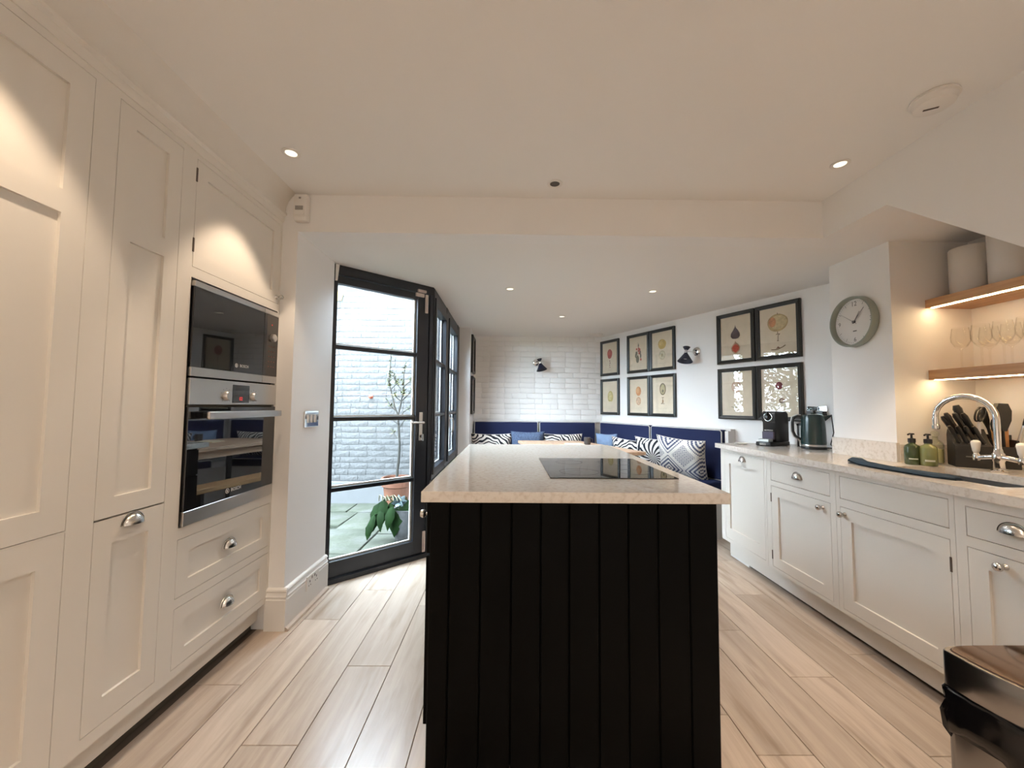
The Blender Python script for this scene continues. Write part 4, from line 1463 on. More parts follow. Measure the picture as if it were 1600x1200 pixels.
def d_berry(pr, w, h):
    part('stem_motif', strip([(0, .14), (.004, .09), (-.004, .03), (.0, -.03), (-.01, -.10)], .0022), ink(STEM), pr)
    for (x, z, rx, rz) in ((-.03, .0, .016, .030), (.035, .005, .016, .028), (-.012, -.075, .028, .050), (.045, -.04, .012, .030), (-.045, -.03, .012, .026), (.006, .10, .009, .022)):
        motif(pr, blob(x, z, rx, rz, 14), -.0105, (.17, .17, .12), 'leaf_motif')
    for (x, z) in ((-.025, .055), (.012, .06), (.030, .045), (.010, .030), (.02, .0), (.048, -.085)):
        motif(pr, blob(x, z, .014, .015, 12), -.0113, (.50, .09, .07))


def d_quince(pr, w, h):
    motif(pr, blob(0, .065, .062, .060, lump=.02), -.0105, (.56, .38, .11))
    motif(pr, blob(-.014, .078, .030, .028), -.0113, (.64, .47, .19))
    motif(pr, blob(.0, -.068, .048, .056), -.0105, (.55, .46, .29))
    motif(pr, blob(.0, -.068, .042, .049), -.0113, (.70, .64, .48))
    motif(pr, blob(.0, -.068, .017, .021), -.0119, (.56, .47, .30))
    marks(pr, 0, -.165, 1, .05)


def d_orange(pr, w, h):
    motif(pr, blob(0, .062, .046, .060), -.0105, (.60, .27, .11))
    motif(pr, blob(-.010, .070, .024, .034), -.0113, (.68, .38, .19))
    motif(pr, blob(0, -.065, .042, .052), -.0105, (.58, .33, .19))
    motif(pr, blob(0, -.065, .033, .042), -.0113, (.68, .48, .33))
    marks(pr, 0, -.155, 1, .05)


def d_mango(pr, w, h):
    motif(pr, blob(0, .075, .048, .072), -.0105, (.16, .12, .07))
    motif(pr, blob(0, .074, .037, .058), -.0113, (.50, .43, .26))
    motif(pr, blob(.003, .052, .015, .018), -.0119, (.17, .16, .10))
    part('stem_motif', strip([(-.018, -.025), (.018, -.025), (.0, -.028), (.0, -.085), (-.028, -.10), (.028, -.10)], .003), ink(BRN), pr)
    motif(pr, blob(0, -.072, .011, .024, 12), -.0105, (.40, .22, .10))
    marks(pr, 0, -.155, 1, .07)


def d_fig(pr, w, h):
    motif(pr, [(0, .128), (.006, .10), (.026, .075), (.046, .04), (.046, .012), (.028, -.008), (-.002, -.012), (-.032, -.006), (-.050, .016), (-.046, .045), (-.022, .078), (-.006, .102)], -.0105, (.085, .055, .075))
    motif(pr, [(-.002, -.03), (.008, -.05), (.030, -.065), (.047, -.095), (.042, -.13), (.012, -.158), (-.012, -.158), (-.042, -.13), (-.048, -.10), (-.03, -.068), (-.010, -.05)], -.0105, (.52, .36, .24))
    motif(pr, [(0, -.062), (.022, -.075), (.038, -.10), (.032, -.125), (.0, -.152), (-.032, -.125), (-.038, -.10), (-.022, -.075)], -.0113, (.50, .10, .06))


def d_apple(pr, w, h):
    motif(pr, blob(0, .075, .090, .080, lump=.015), -.0105, (.48, .35, .17))
    motif(pr, blob(.008, .078, .072, .064), -.0113, (.62, .50, .28))
    motif(pr, blob(-.045, .085, .032, .045), -.0118, (.58, .26, .12))
    part('stem_motif', strip([(.0, .165), (.004, .15)], .003), ink(BRN), pr)
    part('stem_motif', strip([(.0, -.005), (.0, -.03), (-.015, -.03), (.02, -.028), (.004, -.04), (.002, -.085), (-.006, -.09), (.010, -.09)], .003), ink(BRN), pr)
    part('stem_motif', strip([(-.06, -.165), (-.03, -.168), (.0, -.165), (.04, -.150), (.065, -.135)], .004), ink(BRN), pr)
    motif(pr, [(-.018, -.16), (.0, -.140), (.018, -.155)], -.0105, (.22, .10, .06))
    part('stem_motif', strip([(-.09, -.195), (-.03, -.198), (.05, -.19)], .0016), ink((.36, .26, .16)), pr)


def d_pink(pr, w, h):
    motif(pr, blob(-.005, .065, .05, .055), -.0105, (.60, .40, .30))
    motif(pr, blob(-.012, .072, .03, .034), -.0113, (.66, .50, .40))
    motif(pr, blob(0, -.075, .010, .010, 12), -.0105, (.36, .22, .16))
    part('stem_motif', strip([(-.06, -.13), (-.02, -.14), (.03, -.13), (.06, -.115)], .002), ink(STEM), pr)
    motif(pr, blob(0, -.12, .010, .012, 12), -.0105, (.34, .26, .18))


def d_plum(pr, w, h):
    motif(pr, blob(0, .06, .030, .034), -.0105, (.26, .06, .09))
    motif(pr, blob(-.008, .068, .012, .012), -.0113, (.36, .12, .14))
    motif(pr, blob(.02, -.075, .024, .022), -.0105, (.25, .14, .14))
    motif(pr, blob(.02, -.075, .015, .013), -.0113, (.62, .50, .40))
    marks(pr, 0, -.13, 2, .06)


PH, PWI = .505, .392
ZU, ZL = 1.9525, 1.4000
GP = 'black framed fruit prints on the angled wall'


def hang(label, s0, z, draw):
    p = pw(s0 + PWI / 2, .001, z)
    return picture(label, p, PWA, PWI, PH, draw, GP)


hang('black framed print of a red fruit, upper of the pair next to the brick wall', .0, ZU, d_red)
hang('black framed print of a yellow lemon, lower of the pair next to the brick wall', .0, ZL, d_lemon)
hang('black framed print of red berries on a leafy sprig', .563, ZU, d_berry)
hang('black framed print of a golden fruit above its pale slice', .965, ZU, d_quince)
hang('black framed print of an orange fruit above its half', .563, ZL, d_orange)
hang('black framed print of a brown rimmed oval fruit section', .968, ZL, d_mango)
hang('black framed print of a purple fig above a cut red fig', 1.907, ZU, d_fig)
hang('black framed print of a large blushed apple next to the clock pillar', 2.312, ZU, d_apple)
hang('black framed print of a pale pink fruit, glass mirroring the garden, below the fig print', 1.909, ZL, d_pink)
hang('black framed print of a small plum behind the coffee machine', 2.312, ZL, d_plum)
for z, lb in ((ZU, 'upper'), (ZL, 'lower')):
    picture('black framed print seen edge-on by the window post, %s of two' % lb, (-.499, 5.45, z), PI / 2, .392, .505, d_quince if z == ZU else d_lemon, 'prints seen edge-on by the windows')


# ------------------------------------------------------------------ wall lamps
def sconce(label, loc, rotz, aim):
    """local -Y points into the room"""
    th = thing('wall_lamp', label, 'wall lamp', loc, rotz, 'navy cone wall lamps', local=True)
    part('wall_plate', MB().lathe([(0, 0), (.046, 0), (.046, .010), (.038, .018), (.02, .022), (0, .022)], (0, 0, 0), (0, -1, 0), 28), MT['chrome'], th, smooth=40)
    J = Vector(aim[0])
    part('arm', MB().tube([(0, -.02, 0), (J.x * .4, -.05, J.z * .3), (J.x, J.y, J.z)], .006, 8), MT['chrome'], th, smooth=50)
    ax = Vector(aim[1]).normalized()
    sh = part('shade', MB().lathe([(.014, .012), (.018, .020), (.078, .115), (.0765, .115), (.016, .022)], J, ax, 32), MT['sconce'], th, smooth=40)
    part('collar', MB().lathe([(.0155, -.016), (.0165, -.012), (.0165, .012), (.0155, .016)], J, ax, 24), MT['chrome'], sh, smooth=40)
    part('shade_cap', MB().lathe([(.014, -.014), (.038, -.052), (.036, -.052), (.013, -.018)], J, ax, 32), MT['sconce'], sh, smooth=40)
    part('bulb', MB().lathe([(0, .02), (.018, .035), (.026, .06), (.02, .082), (0, .09)], J, ax, 16), MT['white_plastic'], sh, smooth=50)
    return th


sconce('navy cone wall lamp on the white brick wall', (.40, 5.797, 1.892), 0, ((.055, -.085, -.005), (.22, -.18, -1)))
sconce('navy cone wall lamp between the groups of fruit prints', pw(1.645, .0, 1.868), PWA, ((-.05, -.11, .0), (.10, -.28, -1)))

# ------------------------------------------------------------------ clock
ck = thing('wall_clock', 'round sage green wall clock with a pale dial on the white pillar', 'clock', (2.294, 2.575, 1.832))
CX, CY, CZ, CR = 2.294, 2.575, 1.832, .165
part('case', MB().lathe([(0, 0), (CR - .006, 0), (CR, .006), (CR, .048), (CR - .003, .051), (CR - .010, .051), (CR - .012, .048), (CR - .014, .014), (0, .014)], (CX, CY, CZ), (-1, 0, 0), 64), MT['sage'], ck, smooth=35)
dl = part('dial', MB().lathe([(0, 0.0145), (CR - .0145, .0145), (CR - .0145, .0165), (0, .0165)], (CX, CY, CZ), (-1, 0, 0), 64), MT['dial'], ck)
tk = MB()
for k in range(60):
    a = 2 * PI * k / 60
    if k % 5 == 0 and k % 15 == 0:
        continue
    l = .022 if k % 5 == 0 else .008
    wd = .0012 if k % 5 == 0 else .0007
    d_ = Vector((0, -math.sin(a), math.cos(a)))
    s_ = Vector((0, -math.cos(a), -math.sin(a)))
    c0 = Vector((CX - .0168, CY, CZ)) + d_ * (CR - .024 - l)
    c1 = c0 + d_ * l
    tk.add([c0 - s_ * wd, c1 - s_ * wd, c1 + s_ * wd, c0 + s_ * wd], [(0, 1, 2, 3)])
part('minute_marks', tk, MT['ink'], dl)['kind'] = 'stuff'
for s_, a in (('12', 0), ('3', PI / 2), ('6', PI), ('9', 1.5 * PI)):
    text_mesh('numeral', s_, .040 if s_ != '12' else .044, MT['ink'], dl, face_mat((CX - .0172, CY - math.sin(a) * .118, CZ + math.cos(a) * .118), (0, -1, 0), (0, 0, 1)), .0002)
part('maker_mark', MB().box(CX - .0172, CX - .0168, CY - .014, CY + .014, CZ - .064, CZ - .057), MT['ink'], dl)


def hand(ang, ln, w, back, dep, name):
    d_ = Vector((0, -math.sin(ang), math.cos(ang)))
    s_ = Vector((0, -math.cos(ang), -math.sin(ang)))
    c = Vector((CX - dep, CY, CZ))
    a0, a1 = c - d_ * back, c + d_ * ln
    vs_ = []
    for ox in (0, -.0012):
        for p, q in ((a0, -w), (a0, w), (a1, w * .5), (a1, -w * .5)):
            v_ = p + s_ * q
            vs_.append((v_.x + ox, v_.y, v_.z))
    part(name, MB().add(vs_, [(0, 1, 2, 3), (7, 6, 5, 4), (0, 4, 5, 1), (1, 5, 6, 2), (2, 6, 7, 3), (3, 7, 4, 0)]), MT['ink'], ck)


hand(math.radians(34), .075, .003, .012, .020, 'hour_hand')
hand(math.radians(44), .112, .0024, .014, .023, 'minute_hand')
hand(math.radians(305), .118, .001, .03, .026, 'second_hand')
part('hub', MB().lathe([(.008, .016), (.008, .029), (0, .030)], (CX, CY, CZ), (-1, 0, 0), 16), MT['ink'], ck, smooth=40)


# ------------------------------------------------------------------ shelves with strips, vases, glasses
def shelf(label, y0, y1, z0, z1):
    th = thing('oak_shelf', label, 'shelf', (2.63, (y0 + y1) / 2, z0))
    part('board', MB().box(2.50, 2.779, y0, y1, z0, z1), MT['oak'], th)
    part('led_strip', MB().box(2.512, 2.528, y0 + .004, y1 - .02, z0 - .004, z0 - .0002), MT['strip'], th)
    return th


shelf('upper floating oak shelf with a lit strip under its front', 1.49, 2.338, 1.865, 1.915)
shelf('lower floating oak shelf with a lit strip, carrying wine glasses', .95, 2.338, 1.435, 1.492)
GV = 'white cylinders on the upper shelf'
solo('cylinder_vase', MB().lathe([(0, .001), (.084, .001), (.086, .004), (.086, .268), (.084, .272), (.078, .272), (.078, .02), (0, .02)], (2.64, 2.215, 1.915), n=40), MT['vase'], 'white cylindrical vase at the pillar end of the upper shelf', 'vase', GV, loc=(2.64, 2.215, 1.915), smooth=35)
solo('cylinder_vase', MB().lathe([(0, .001), (.098, .001), (.1, .004), (.1, .292), (.098, .296), (.092, .296), (.092, .02), (0, .02)], (2.63, 2.0, 1.915), n=40), MT['vase'], 'wider white cylindrical vase further right on the upper shelf', 'vase', GV, loc=(2.63, 2.0, 1.915), smooth=35)
GL = [(0, 0), (.034, 0), (.034, .003), (.006, .007), (.004, .015), (.004, .10), (.008, .112), (.026, .128), (.040, .155), (.041, .18), (.034, .235), (.033, .235), (.0395, .18), (.038, .157), (.024, .131), (0, .120)]
GG = 'wine glasses on the lower oak shelf'
glass0 = None
NTH = ['first', 'second', 'third', 'fourth', 'fifth']
for rowx, rowname, y00 in ((2.585, 'front', 2.235), (2.695, 'back', 2.19)):
    for k in range(5):
        p = (rowx, y00 - k * .098, 1.4925)
        lb = '%s stemmed wine glass from the pillar, %s row of the lower shelf' % (NTH[k], rowname)
        if glass0 is None:
            glass0 = solo('wine_glass', MB().lathe(GL, p, n=24), MT['drinkglass'], lb, 'wine glass', GG, loc=p, smooth=50)
        else:
            g = glass0.copy()
            COL.objects.link(g)
            g.location = p
            g['label'] = lb

# ------------------------------------------------------------------ worktop items
WZ = .9505


def pump_bottle(label, p, rad, h, body, lab):
    th = thing('pump_bottle', label, 'soap bottle', p, group='pump bottles by the sink')
    part('body', MB().lathe([(0, 0), (rad * .94, 0), (rad, .006), (rad, h * .74), (rad * .9, h * .84), (rad * .45, h * .93), (rad * .42, h), (0, h)], p, n=28), body, th, smooth=45)
    pm = part('pump', MB().lathe([(0, h - .002), (rad * .50, h - .002), (rad * .50, h + .020), (rad * .2, h + .022), (.005, h + .024), (.005, h + .040), (.013, h + .041), (.012, h + .049), (0, h + .05)], p, n=18), MT['plastic_black'], th, smooth=40)
    q = Vector(p)
    part('nozzle', MB().tube([q + Vector((0, 0, h + .045)), q + Vector((-.022, -.01, h + .047)), q + Vector((-.036, -.016, h + .042))], .0045, 8), MT['plastic_black'], pm, smooth=40)
    # label print wrapped on the side that faces the room
    vs_, fs = [], []
    for i in range(7):
        a = math.radians(200 + i * 11)
        for z in lab:
            vs_.append(q + Vector((math.cos(a) * (rad + .0006), math.sin(a) * (rad + .0006), z)))
    for i in range(6):
        fs.append((i * 2, i * 2 + 2, i * 2 + 3, i * 2 + 1))
    part('label_print', MB().add(vs_, fs), MT['label_white'], th)
    return th


pump_bottle('dark green soap bottle with black pump, left of the pair by the sink', (2.285, 2.245, WZ), .034, .125, MT['bottle_dark'], (.030, .036))
pump_bottle('olive soap bottle with black pump, right of the pair by the sink', (2.325, 2.195, WZ), .036, .125, MT['bottle_olive'], (.024, .034))
cb = thing('oil_bottle', 'clear glass bottle with round stopper behind the olive soap bottle', 'bottle', (2.44, 2.265, WZ))
part('body', MB().lathe([(0, 0), (.032, 0), (.036, .006), (.036, .11), (.030, .125), (.013, .14), (.012, .155), (.010, .155), (.010, .14), (.028, .12), (.033, .108), (.033, .008), (0, .006)], (2.44, 2.265, WZ), n=28), MT['clearbottle'], cb, smooth=45)
part('stopper', MB().lathe([(.009, .15), (.012, .157), (.018, .165), (.018, .178), (.010, .186), (0, .187)], (2.44, 2.265, WZ), n=20), MT['clearbottle'], cb, smooth=45)
part('contents', MB().lathe([(0, .008), (.0322, .009), (.0322, .085), (0, .085)], (2.44, 2.265, WZ), n=24), mat('pale_yellow_liquid', (.62, .58, .34), .2), cb, smooth=45)

# knife block with knives, scissors and utensils
KBA = -math.radians(37)
KB = Vector((2.535, 2.18, WZ))


def kbw(x, y, z, o=None):
    o = o or KB
    return (o[0] + x * math.cos(KBA) - y * math.sin(KBA), o[1] + x * math.sin(KBA) + y * math.cos(KBA), z)


def kbd(x, y, z):
    return kbw(x, y, z, (0, 0))

kb = thing('knife_block', 'black knife block full of knives beside the tap', 'knife block', KB)
part('body', MB().prism([(-.08, WZ), (.07, WZ), (.07, WZ + .17), (.045, WZ + .205), (-.045, WZ + .130), (-.08, WZ + .118)], lambda p, q, t: kbw(t, p, q), -.07, .07), MT['matte_black'], kb, bevel=.003)
part('name_plate', MB().prism([(-.03, WZ + .056), (.025, WZ + .056), (.025, WZ + .061), (-.03, WZ + .061)], lambda p, q, t: kbw(p, t, q), -.0815, -.080), MT['steel'], kb)


def knife(label, base, direction, ln, rad, wide=1.5):
    b0, dv = Vector(base), Vector(direction).normalized()
    th = thing('knife', label, 'knife', base, group='black handled knives in the block')
    part('handle', MB().tube([b0 + dv * .0, b0 + dv * ln * .15, b0 + dv * ln * .5, b0 + dv * ln * .85, b0 + dv * ln], [rad, rad * 1.05, rad * .92, rad * 1.1, rad * .7], 8), MT['plastic_black'], th, smooth=50)
    part('bolster', MB().tube([b0 - dv * .03, b0 + dv * .006], rad * .75, 8), MT['steel'], th, smooth=50)
    return th


for k in range(4):
    knife('%s short steak knife from the left in the front row of the block' % NTH[k], kbw(-.045 + k * .030, -.050, WZ + .130), kbd(-.42, -.32, .88), .105, .0095)
for k in range(3):
    knife('%s long knife from the left in the back row of the block' % NTH[k], kbw(-.035 + k * .032, .010, WZ + .18), kbd(-.40, -.25, .86), .125, .0125)
knife('stout cleaver handle at the top of the knife block', kbw(.0, .035, WZ + .20), kbd(-.26, -.10, .95), .14, .018)
knife('sharpening steel handle at the far left of the knife block', kbw(-.05, .012, WZ + .175), kbd(-.42, -.2, .85), .11, .011)
sc = thing('scissors', 'black handled kitchen scissors standing in the knife block', 'scissors', kbw(.045, .02, WZ + .19))
for (dx, sgn) in ((0, 1), (.012, -1)):
    c = Vector(kbw(.045 + dx + .012 * sgn, .015, WZ + .285))
    part('handle_loop', MB().tube([c + Vector((.018 * math.cos(a) + .012 * math.sin(a), 0, .038 * math.sin(a))) for a in [q * 2 * PI / 20 for q in range(21)]], .0045, 6), MT['plastic_black'], sc, smooth=60)
part('blades', MB().prism([(.039, WZ + .15), (.051, WZ + .15), (.051, WZ + .25), (.039, WZ + .25)], lambda p, q, t: kbw(p, t, q), .013, .017), MT['steel'], sc)

UB = Vector((2.66, 2.13, WZ))
ub = thing('utensil_holder', 'black utensil holder with wooden lining right of the knife block', 'utensil holder', UB)
ubx = MB()
for (x0, x1, y0, y1, z1) in ((-.047, .047, -.06, -.048, .115), (-.047, .047, .048, .06, .175), (-.047, -.036, -.048, .048, .15), (.036, .047, -.048, .048, .15), (-.047, .047, -.048, .048, .012)):
    ubx.prism([(x0, y0), (x1, y0), (x1, y1), (x0, y1)], lambda p, q, t: kbw(p, q, t, UB), WZ, WZ + z1)
part('body', ubx, MT['matte_black'], ub, bevel=.002)
part('wood_lining', MB().prism([(-.034, .038), (.034, .038), (.034, .046), (-.034, .046)], lambda p, q, t: kbw(p, q, t, UB), WZ + .012, WZ + .205), MT['woodhandle'], ub)
UW = lambda x, y, z: kbw(x, y, WZ + z, UB)


def utensil(label, name, cat, base, tip, head, material=MT['plastic_black'], hmat=None):
    b0, t0 = Vector(base), Vector(tip)
    th = thing(name, label, cat, base, group='utensils in the black holder')
    part('handle', MB().tube([b0, b0.lerp(t0, .5), t0], [.006, .007, .006], 8), hmat or material, th, smooth=50)
    part('head', head(t0, (t0 - b0).normalized()), material, th, smooth=50)


def flat_head(w, l, th_=.006):
    def mk(t0, dv):
        s_ = Vector((dv.z, 0, -dv.x)).normalized()
        n_ = s_.cross(dv).normalized()
        mb = MB()
        pts = [(-.25, -.02), (.25, -.02), (.9, l * .3), (1, l * .7), (.6, l), (-.6, l), (-1, l * .7), (-.9, l * .3)]
        vs_ = [t0 + s_ * (a * w / 2) + dv * b_ + n_ * k for k in (-th_ / 2, th_ / 2) for a, b_ in pts]
        n = len(pts)
        return mb.add(vs_, [tuple(range(n)), tuple(reversed(range(n, 2 * n)))] + [(i, i + n, (i + 1) % n + n, (i + 1) % n) for i in range(n)])
    return mk


utensil('wide black ladle head at the back of the holder', 'ladle', 'ladle', UW(.01, .02, .02), UW(.012, .03, .215), flat_head(.088, .13, .02))
utensil('black slotted turner leaning left in the holder', 'turner', 'turner', UW(-.012, .01, .02), UW(-.045, .02, .225), flat_head(.042, .10))
utensil('black spatula with a wooden handle low at the front of the holder', 'spatula', 'spatula', UW(-.015, -.02, .02), UW(-.026, -.03, .185), flat_head(.05, .075), hmat=MT['woodhandle'])
utensil('thin steel whisk handle leaning right in the holder', 'whisk', 'whisk', UW(.02, -.02, .02), UW(.065, -.045, .23), flat_head(.016, .05), hmat=MT['steel'])
utensil('flat wooden stirrer standing at the left of the holder', 'stirrer', 'stirrer', UW(-.02, -.035, .02), UW(-.03, -.042, .10), flat_head(.024, .095), material=MT['woodhandle'])

# tap
TAP = Vector((2.455, 1.985, WZ))
tp = thing('kitchen_tap', 'chrome swan-neck tap with white ceramic levers behind the sink', 'tap', TAP)
part('body', MB().lathe([(0, 0), (.028, 0), (.030, .006), (.022, .012), (.020, .05), (.023, .055), (.023, .09), (.018, .097), (.015, .115), (0, .115)], TAP, n=24), MT['chrome'], tp, smooth=40)
pts = [TAP + Vector((0, 0, .10)), TAP + Vector((0, 0, .22))]
DV = Vector((-.62, .55, 0)).normalized()
DV = Vector((-.25, .85, 0)).normalized()
R_ = .118
for k in range(0, 13):
    a = PI * k / 12
    pts.append(TAP + DV * (R_ - R_ * math.cos(a)) + Vector((0, 0, .265 + R_ * .98 * math.sin(a))))
pts.append(TAP + DV * (2 * R_) + Vector((0, 0, .215)))
part('spout', MB().tube(pts, [.0135] * len(pts), 14), MT['chrome'], tp, smooth=60)
part('aerator', MB().lathe([(.0145, 0), (.018, .004), (.018, .022), (.0145, .026)], TAP + DV * (2 * R_) + Vector((0, 0, .20)), n=18), MT['chrome'], tp, smooth=40)
CB = Vector((.18, -.98, 0)).normalized()
for sgn, nm in ((1, 'right'), (-1, 'left')):
    e = TAP + CB * (.083 * sgn) + Vector((0, 0, .062))
    part('side_arm', MB().tube([TAP + CB * (.015 * sgn) + Vector((0, 0, .075)), TAP + CB * (.045 * sgn) + Vector((0, 0, .070)), e], [.012, .013, .011], 12), MT['chrome'], tp, smooth=50)
    vb = part('valve', MB().lathe([(0, -.016), (.014, -.014), (.016, 0), (.014, .016), (.010, .022), (0, .022)], e, n=18), MT['chrome'], tp, smooth=50)
    part('lever_grip', MB().lathe([(.010, .022), (.012, .030), (.014, .034), (.019, .075), (.017, .084), (.008, .090), (0, .0905)], e, n=20), MT['ceramic'], vb, smooth=50, label='white ceramic lever grip')

# towel
tw = MB()
cl = [(2.005, 2.33, .958), (1.985, 2.27, .978), (1.955, 2.19, .968), (1.94, 2.09, .963), (1.945, 1.99, .962), (1.955, 1.89, .962), (1.965, 1.80, .960), (1.97, 1.745, .957)]
wd = [.012, .030, .026, .024, .030, .036, .034, .016]
vs_, fs = [], []
nn = 12
for i, (x, y, z) in enumerate(cl):
    for k in range(nn):
        a = 2 * PI * k / nn
        hgt = (z - WZ + .006) * .62 * (1 + .15 * math.sin(i * 2 + k))
        vs_.append((x + wd[i] * 1.35 * math.cos(a), y + .008 * math.sin(k * 2.1 + i), max(WZ + .0008, WZ + hgt * (.9 + .95 * math.sin(a)))))
for i in range(len(cl) - 1):
    for k in range(nn):
        k2 = (k + 1) % nn
        fs.append((i * nn + k, i * nn + k2, (i + 1) * nn + k2, (i + 1) * nn + k))
fs += [tuple(reversed(range(nn))), tuple(range((len(cl) - 1) * nn, len(cl) * nn))]
solo('tea_towel', MB().add(vs_, fs), MT['towel'], 'slate blue rolled tea towel along the front of the sink', 'towel', loc=(1.96, 2.0, WZ), smooth=70)

# coffee machine (frame of its own: local -Y is its front)
CA = PWA + .02
CMP = Vector((2.235, 3.33, WZ))
cm = thing('coffee_machine', 'black capsule coffee machine with a chrome ring at the far end of the worktop', 'coffee machine', CMP, CA, local=True)
B = MT['plastic_black']
part('base', MB().prism([(-.06, -.165), (.06, -.165), (.066, -.05), (.06, .105), (-.06, .105), (-.066, -.05)], XY, 0, .032), B, cm, bevel=.006, smooth=40)
body = [(-.075, .033), (-.075, .19), (-.085, .20), (-.085, .262), (-.070, .282), (.075, .282), (.098, .262), (.104, .20), (.104, .033)]
part('body', MB().prism(body, lambda p, q, s: (s, p, q), -.055, .055), B, cm, bevel=.006, smooth=40)
part('ring', MB().tube([(.032 * math.cos(a) * 1.0, -.090, .235 + .032 * math.sin(a)) for a in [k * 2 * PI / 28 for k in range(29)]], .0045, 8), MT['chrome'], cm, smooth=60)
part('lever', MB().lathe([(0, 0), (.027, 0), (.025, .016), (.012, .03), (0, .031)], (0, -.086, .235), (0, -1, 0), 24), B, cm, smooth=40)
part('lever_tab', MB().box(-.008, .008, -.115, -.088, .255, .279), B, cm, bevel=.003)
part('capsule_bin', MB().box(-.045, .045, -.10, -.076, .05, .115), MT['pod'], cm, bevel=.004)
part('drip_tray', MB().box(-.042, .042, -.16, -.10, .033, .056), MT['steel'], cm, bevel=.003)
part('foot_light', MB().box(-.025, .025, -.172, -.166, .008, .024), MT['chrome'], cm, bevel=.002)
text_mesh('lettering', 'NESPRESSO', .014, MT['logo'], cm, face_mat((0, -.0865, .125), (1, 0, 0), (0, 0, 1)))

# milk frother between coffee machine and kettle
fp = (2.40, 3.24, WZ)
fr_ = thing('milk_frother', 'slim steel milk frother standing between coffee machine and kettle', 'frother', fp)
part('jug', MB().lathe([(0, 0), (.036, 0), (.038, .01), (.036, .15), (.038, .17), (.034, .17), (.032, .02), (0, .015)], fp, n=24), MT['steel'], fr_, smooth=40)
part('lid', MB().lathe([(0, .17), (.038, .17), (.038, .182), (0, .188)], fp, n=24), B, fr_, smooth=40)

# kettle
KP = Vector((2.345, 3.05, WZ))
kt = thing('kettle', 'dark green electric kettle with a steel handle trim in front of the wall socket', 'kettle', KP)
part('power_base', MB().lathe([(0, 0), (.082, 0), (.084, .006), (.082, .018), (0, .018)], KP, n=36), B, kt, smooth=40)
part('steel_band', MB().lathe([(.078, .019), (.0795, .021), (.0795, .034), (.078, .036)], KP, n=36), MT['steel'], kt, smooth=40)
part('body', MB().lathe([(0, .036), (.0795, .036), (.081, .05), (.078, .15), (.072, .245), (.070, .252), (0, .254)], KP, n=40), MT['kettle'], kt, smooth=40)
part('lid', MB().lathe([(.066, .252), (.062, .262), (.03, .268), (.012, .269), (.012, .277), (0, .278)], KP, n=32), MT['kettle'], kt, smooth=40)
HV = Vector((-.80, .60, 0)).normalized()
SV = Vector((.8, -.35, 0)).normalized()


def kp(dv, a, z):
    return KP + dv * a + Vector((0, 0, z))


hd_ = part('handle', MB().tube([kp(HV, .06, .245), kp(HV, .095, .248), kp(HV, .122, .235), kp(HV, .13, .20), kp(HV, .128, .13), kp(HV, .115, .095), kp(HV, .075, .065)], [.012, .011, .011, .010, .010, .010, .009], 10), B, kt, smooth=60)
part('handle_trim', MB().tube([kp(HV, .075, .258), kp(HV, .10, .260), kp(HV, .133, .243), kp(HV, .142, .20), kp(HV, .139, .13), kp(HV, .124, .088), kp(HV, .078, .055)], .0042, 8), MT['steel'], hd_, smooth=60)
part('spout', MB().prism([(.060, .20), (.060, .253), (.112, .262), (.112, .250)], lambda p, q, s: tuple(kp(SV, p, q) + Vector((-SV.y, SV.x, 0)) * s), -.018, .018), MT['kettle'], kt, bevel=.004, smooth=40)
part('cord', MB().tube([kp(SV, .07, .012), kp(SV, .13, .008), (2.50, 3.08, WZ + .03), (2.56, 3.12, WZ + .12), (2.575, 3.155, WZ + .26)], .004, 6), B, kt, smooth=60)

# capsule saucer glimpsed left of the machine
solo('saucer', MB().lathe([(0, .001), (.03, .001), (.058, .010), (.06, .012), (.055, .012), (.03, .004), (0, .004)], (2.0, 3.40, WZ), n=28), MT['ceramic'], 'small white saucer on the worktop left of the coffee machine', 'saucer', loc=(2.0, 3.40, WZ), smooth=50)

# ------------------------------------------------------------------ switches, sockets, alarms, downlights
sw = thing('light_switch', 'polished chrome three-rocker light switch on the pier by the door', 'switch', (-1.2495, 2.545, 1.167))
part('plate', MB().box(-1.2495, -1.243, 2.458, 2.632, 1.117, 1.217), MT['chrome'], sw, bevel=.002)
for k in range(3):
    y = 2.50 + k * .045
    part('rocker', MB().prism([(-1.243, 1.143), (-1.238, 1.143), (-1.2345, 1.191), (-1.243, 1.191)], lambda p, q, s: (p, s, q), y - .008, y + .008), MT['steel'], sw)
so = thing('socket', 'white double wall socket set in the baseboard by the door', 'socket', (-1.2278, 2.59, .155))
part('plate', MB().box(-1.2278, -1.221, 2.512, 2.668, .112, .198), MT['white_plastic'], so, bevel=.002)
ho = MB()
for y in (2.548, 2.632):
    ho.box(-1.2211, -1.2206, y - .004, y + .004, .155, .168).box(-1.2211, -1.2206, y - .015, y - .008, .135, .141).box(-1.2211, -1.2206, y + .008, y + .015, .135, .141)
part('pin_holes', ho, MT['matte_black'], so)
for y in (2.572, 2.608):
    part('rocker', MB().box(-1.221, -1.218, y - .007, y + .007, .170, .186), MT['grey_plastic'], so, bevel=.001, seg=1)
so2 = thing('socket', 'steel double wall socket with black plug behind the kettle', 'socket', pw(2.80, .001, 1.235), PWA, local=True)
part('plate', MB().box(-.073, .073, -.008, 0, -.043, .043), MT['chrome'], so2, bevel=.002)
for x in (-.012, .012):
    part('rocker', MB().box(x - .007, x + .007, -.011, -.008, .012, .030), MT['plastic_black'], so2, bevel=.001, seg=1)
pg = part('plug', MB().box(-.06, -.005, -.05, -.008, -.045, .008), MT['plastic_black'], so2, bevel=.006)
part('plug', MB().box(.012, .068, -.055, -.008, -.052, .006), MT['plastic_black'], so2, bevel=.006)

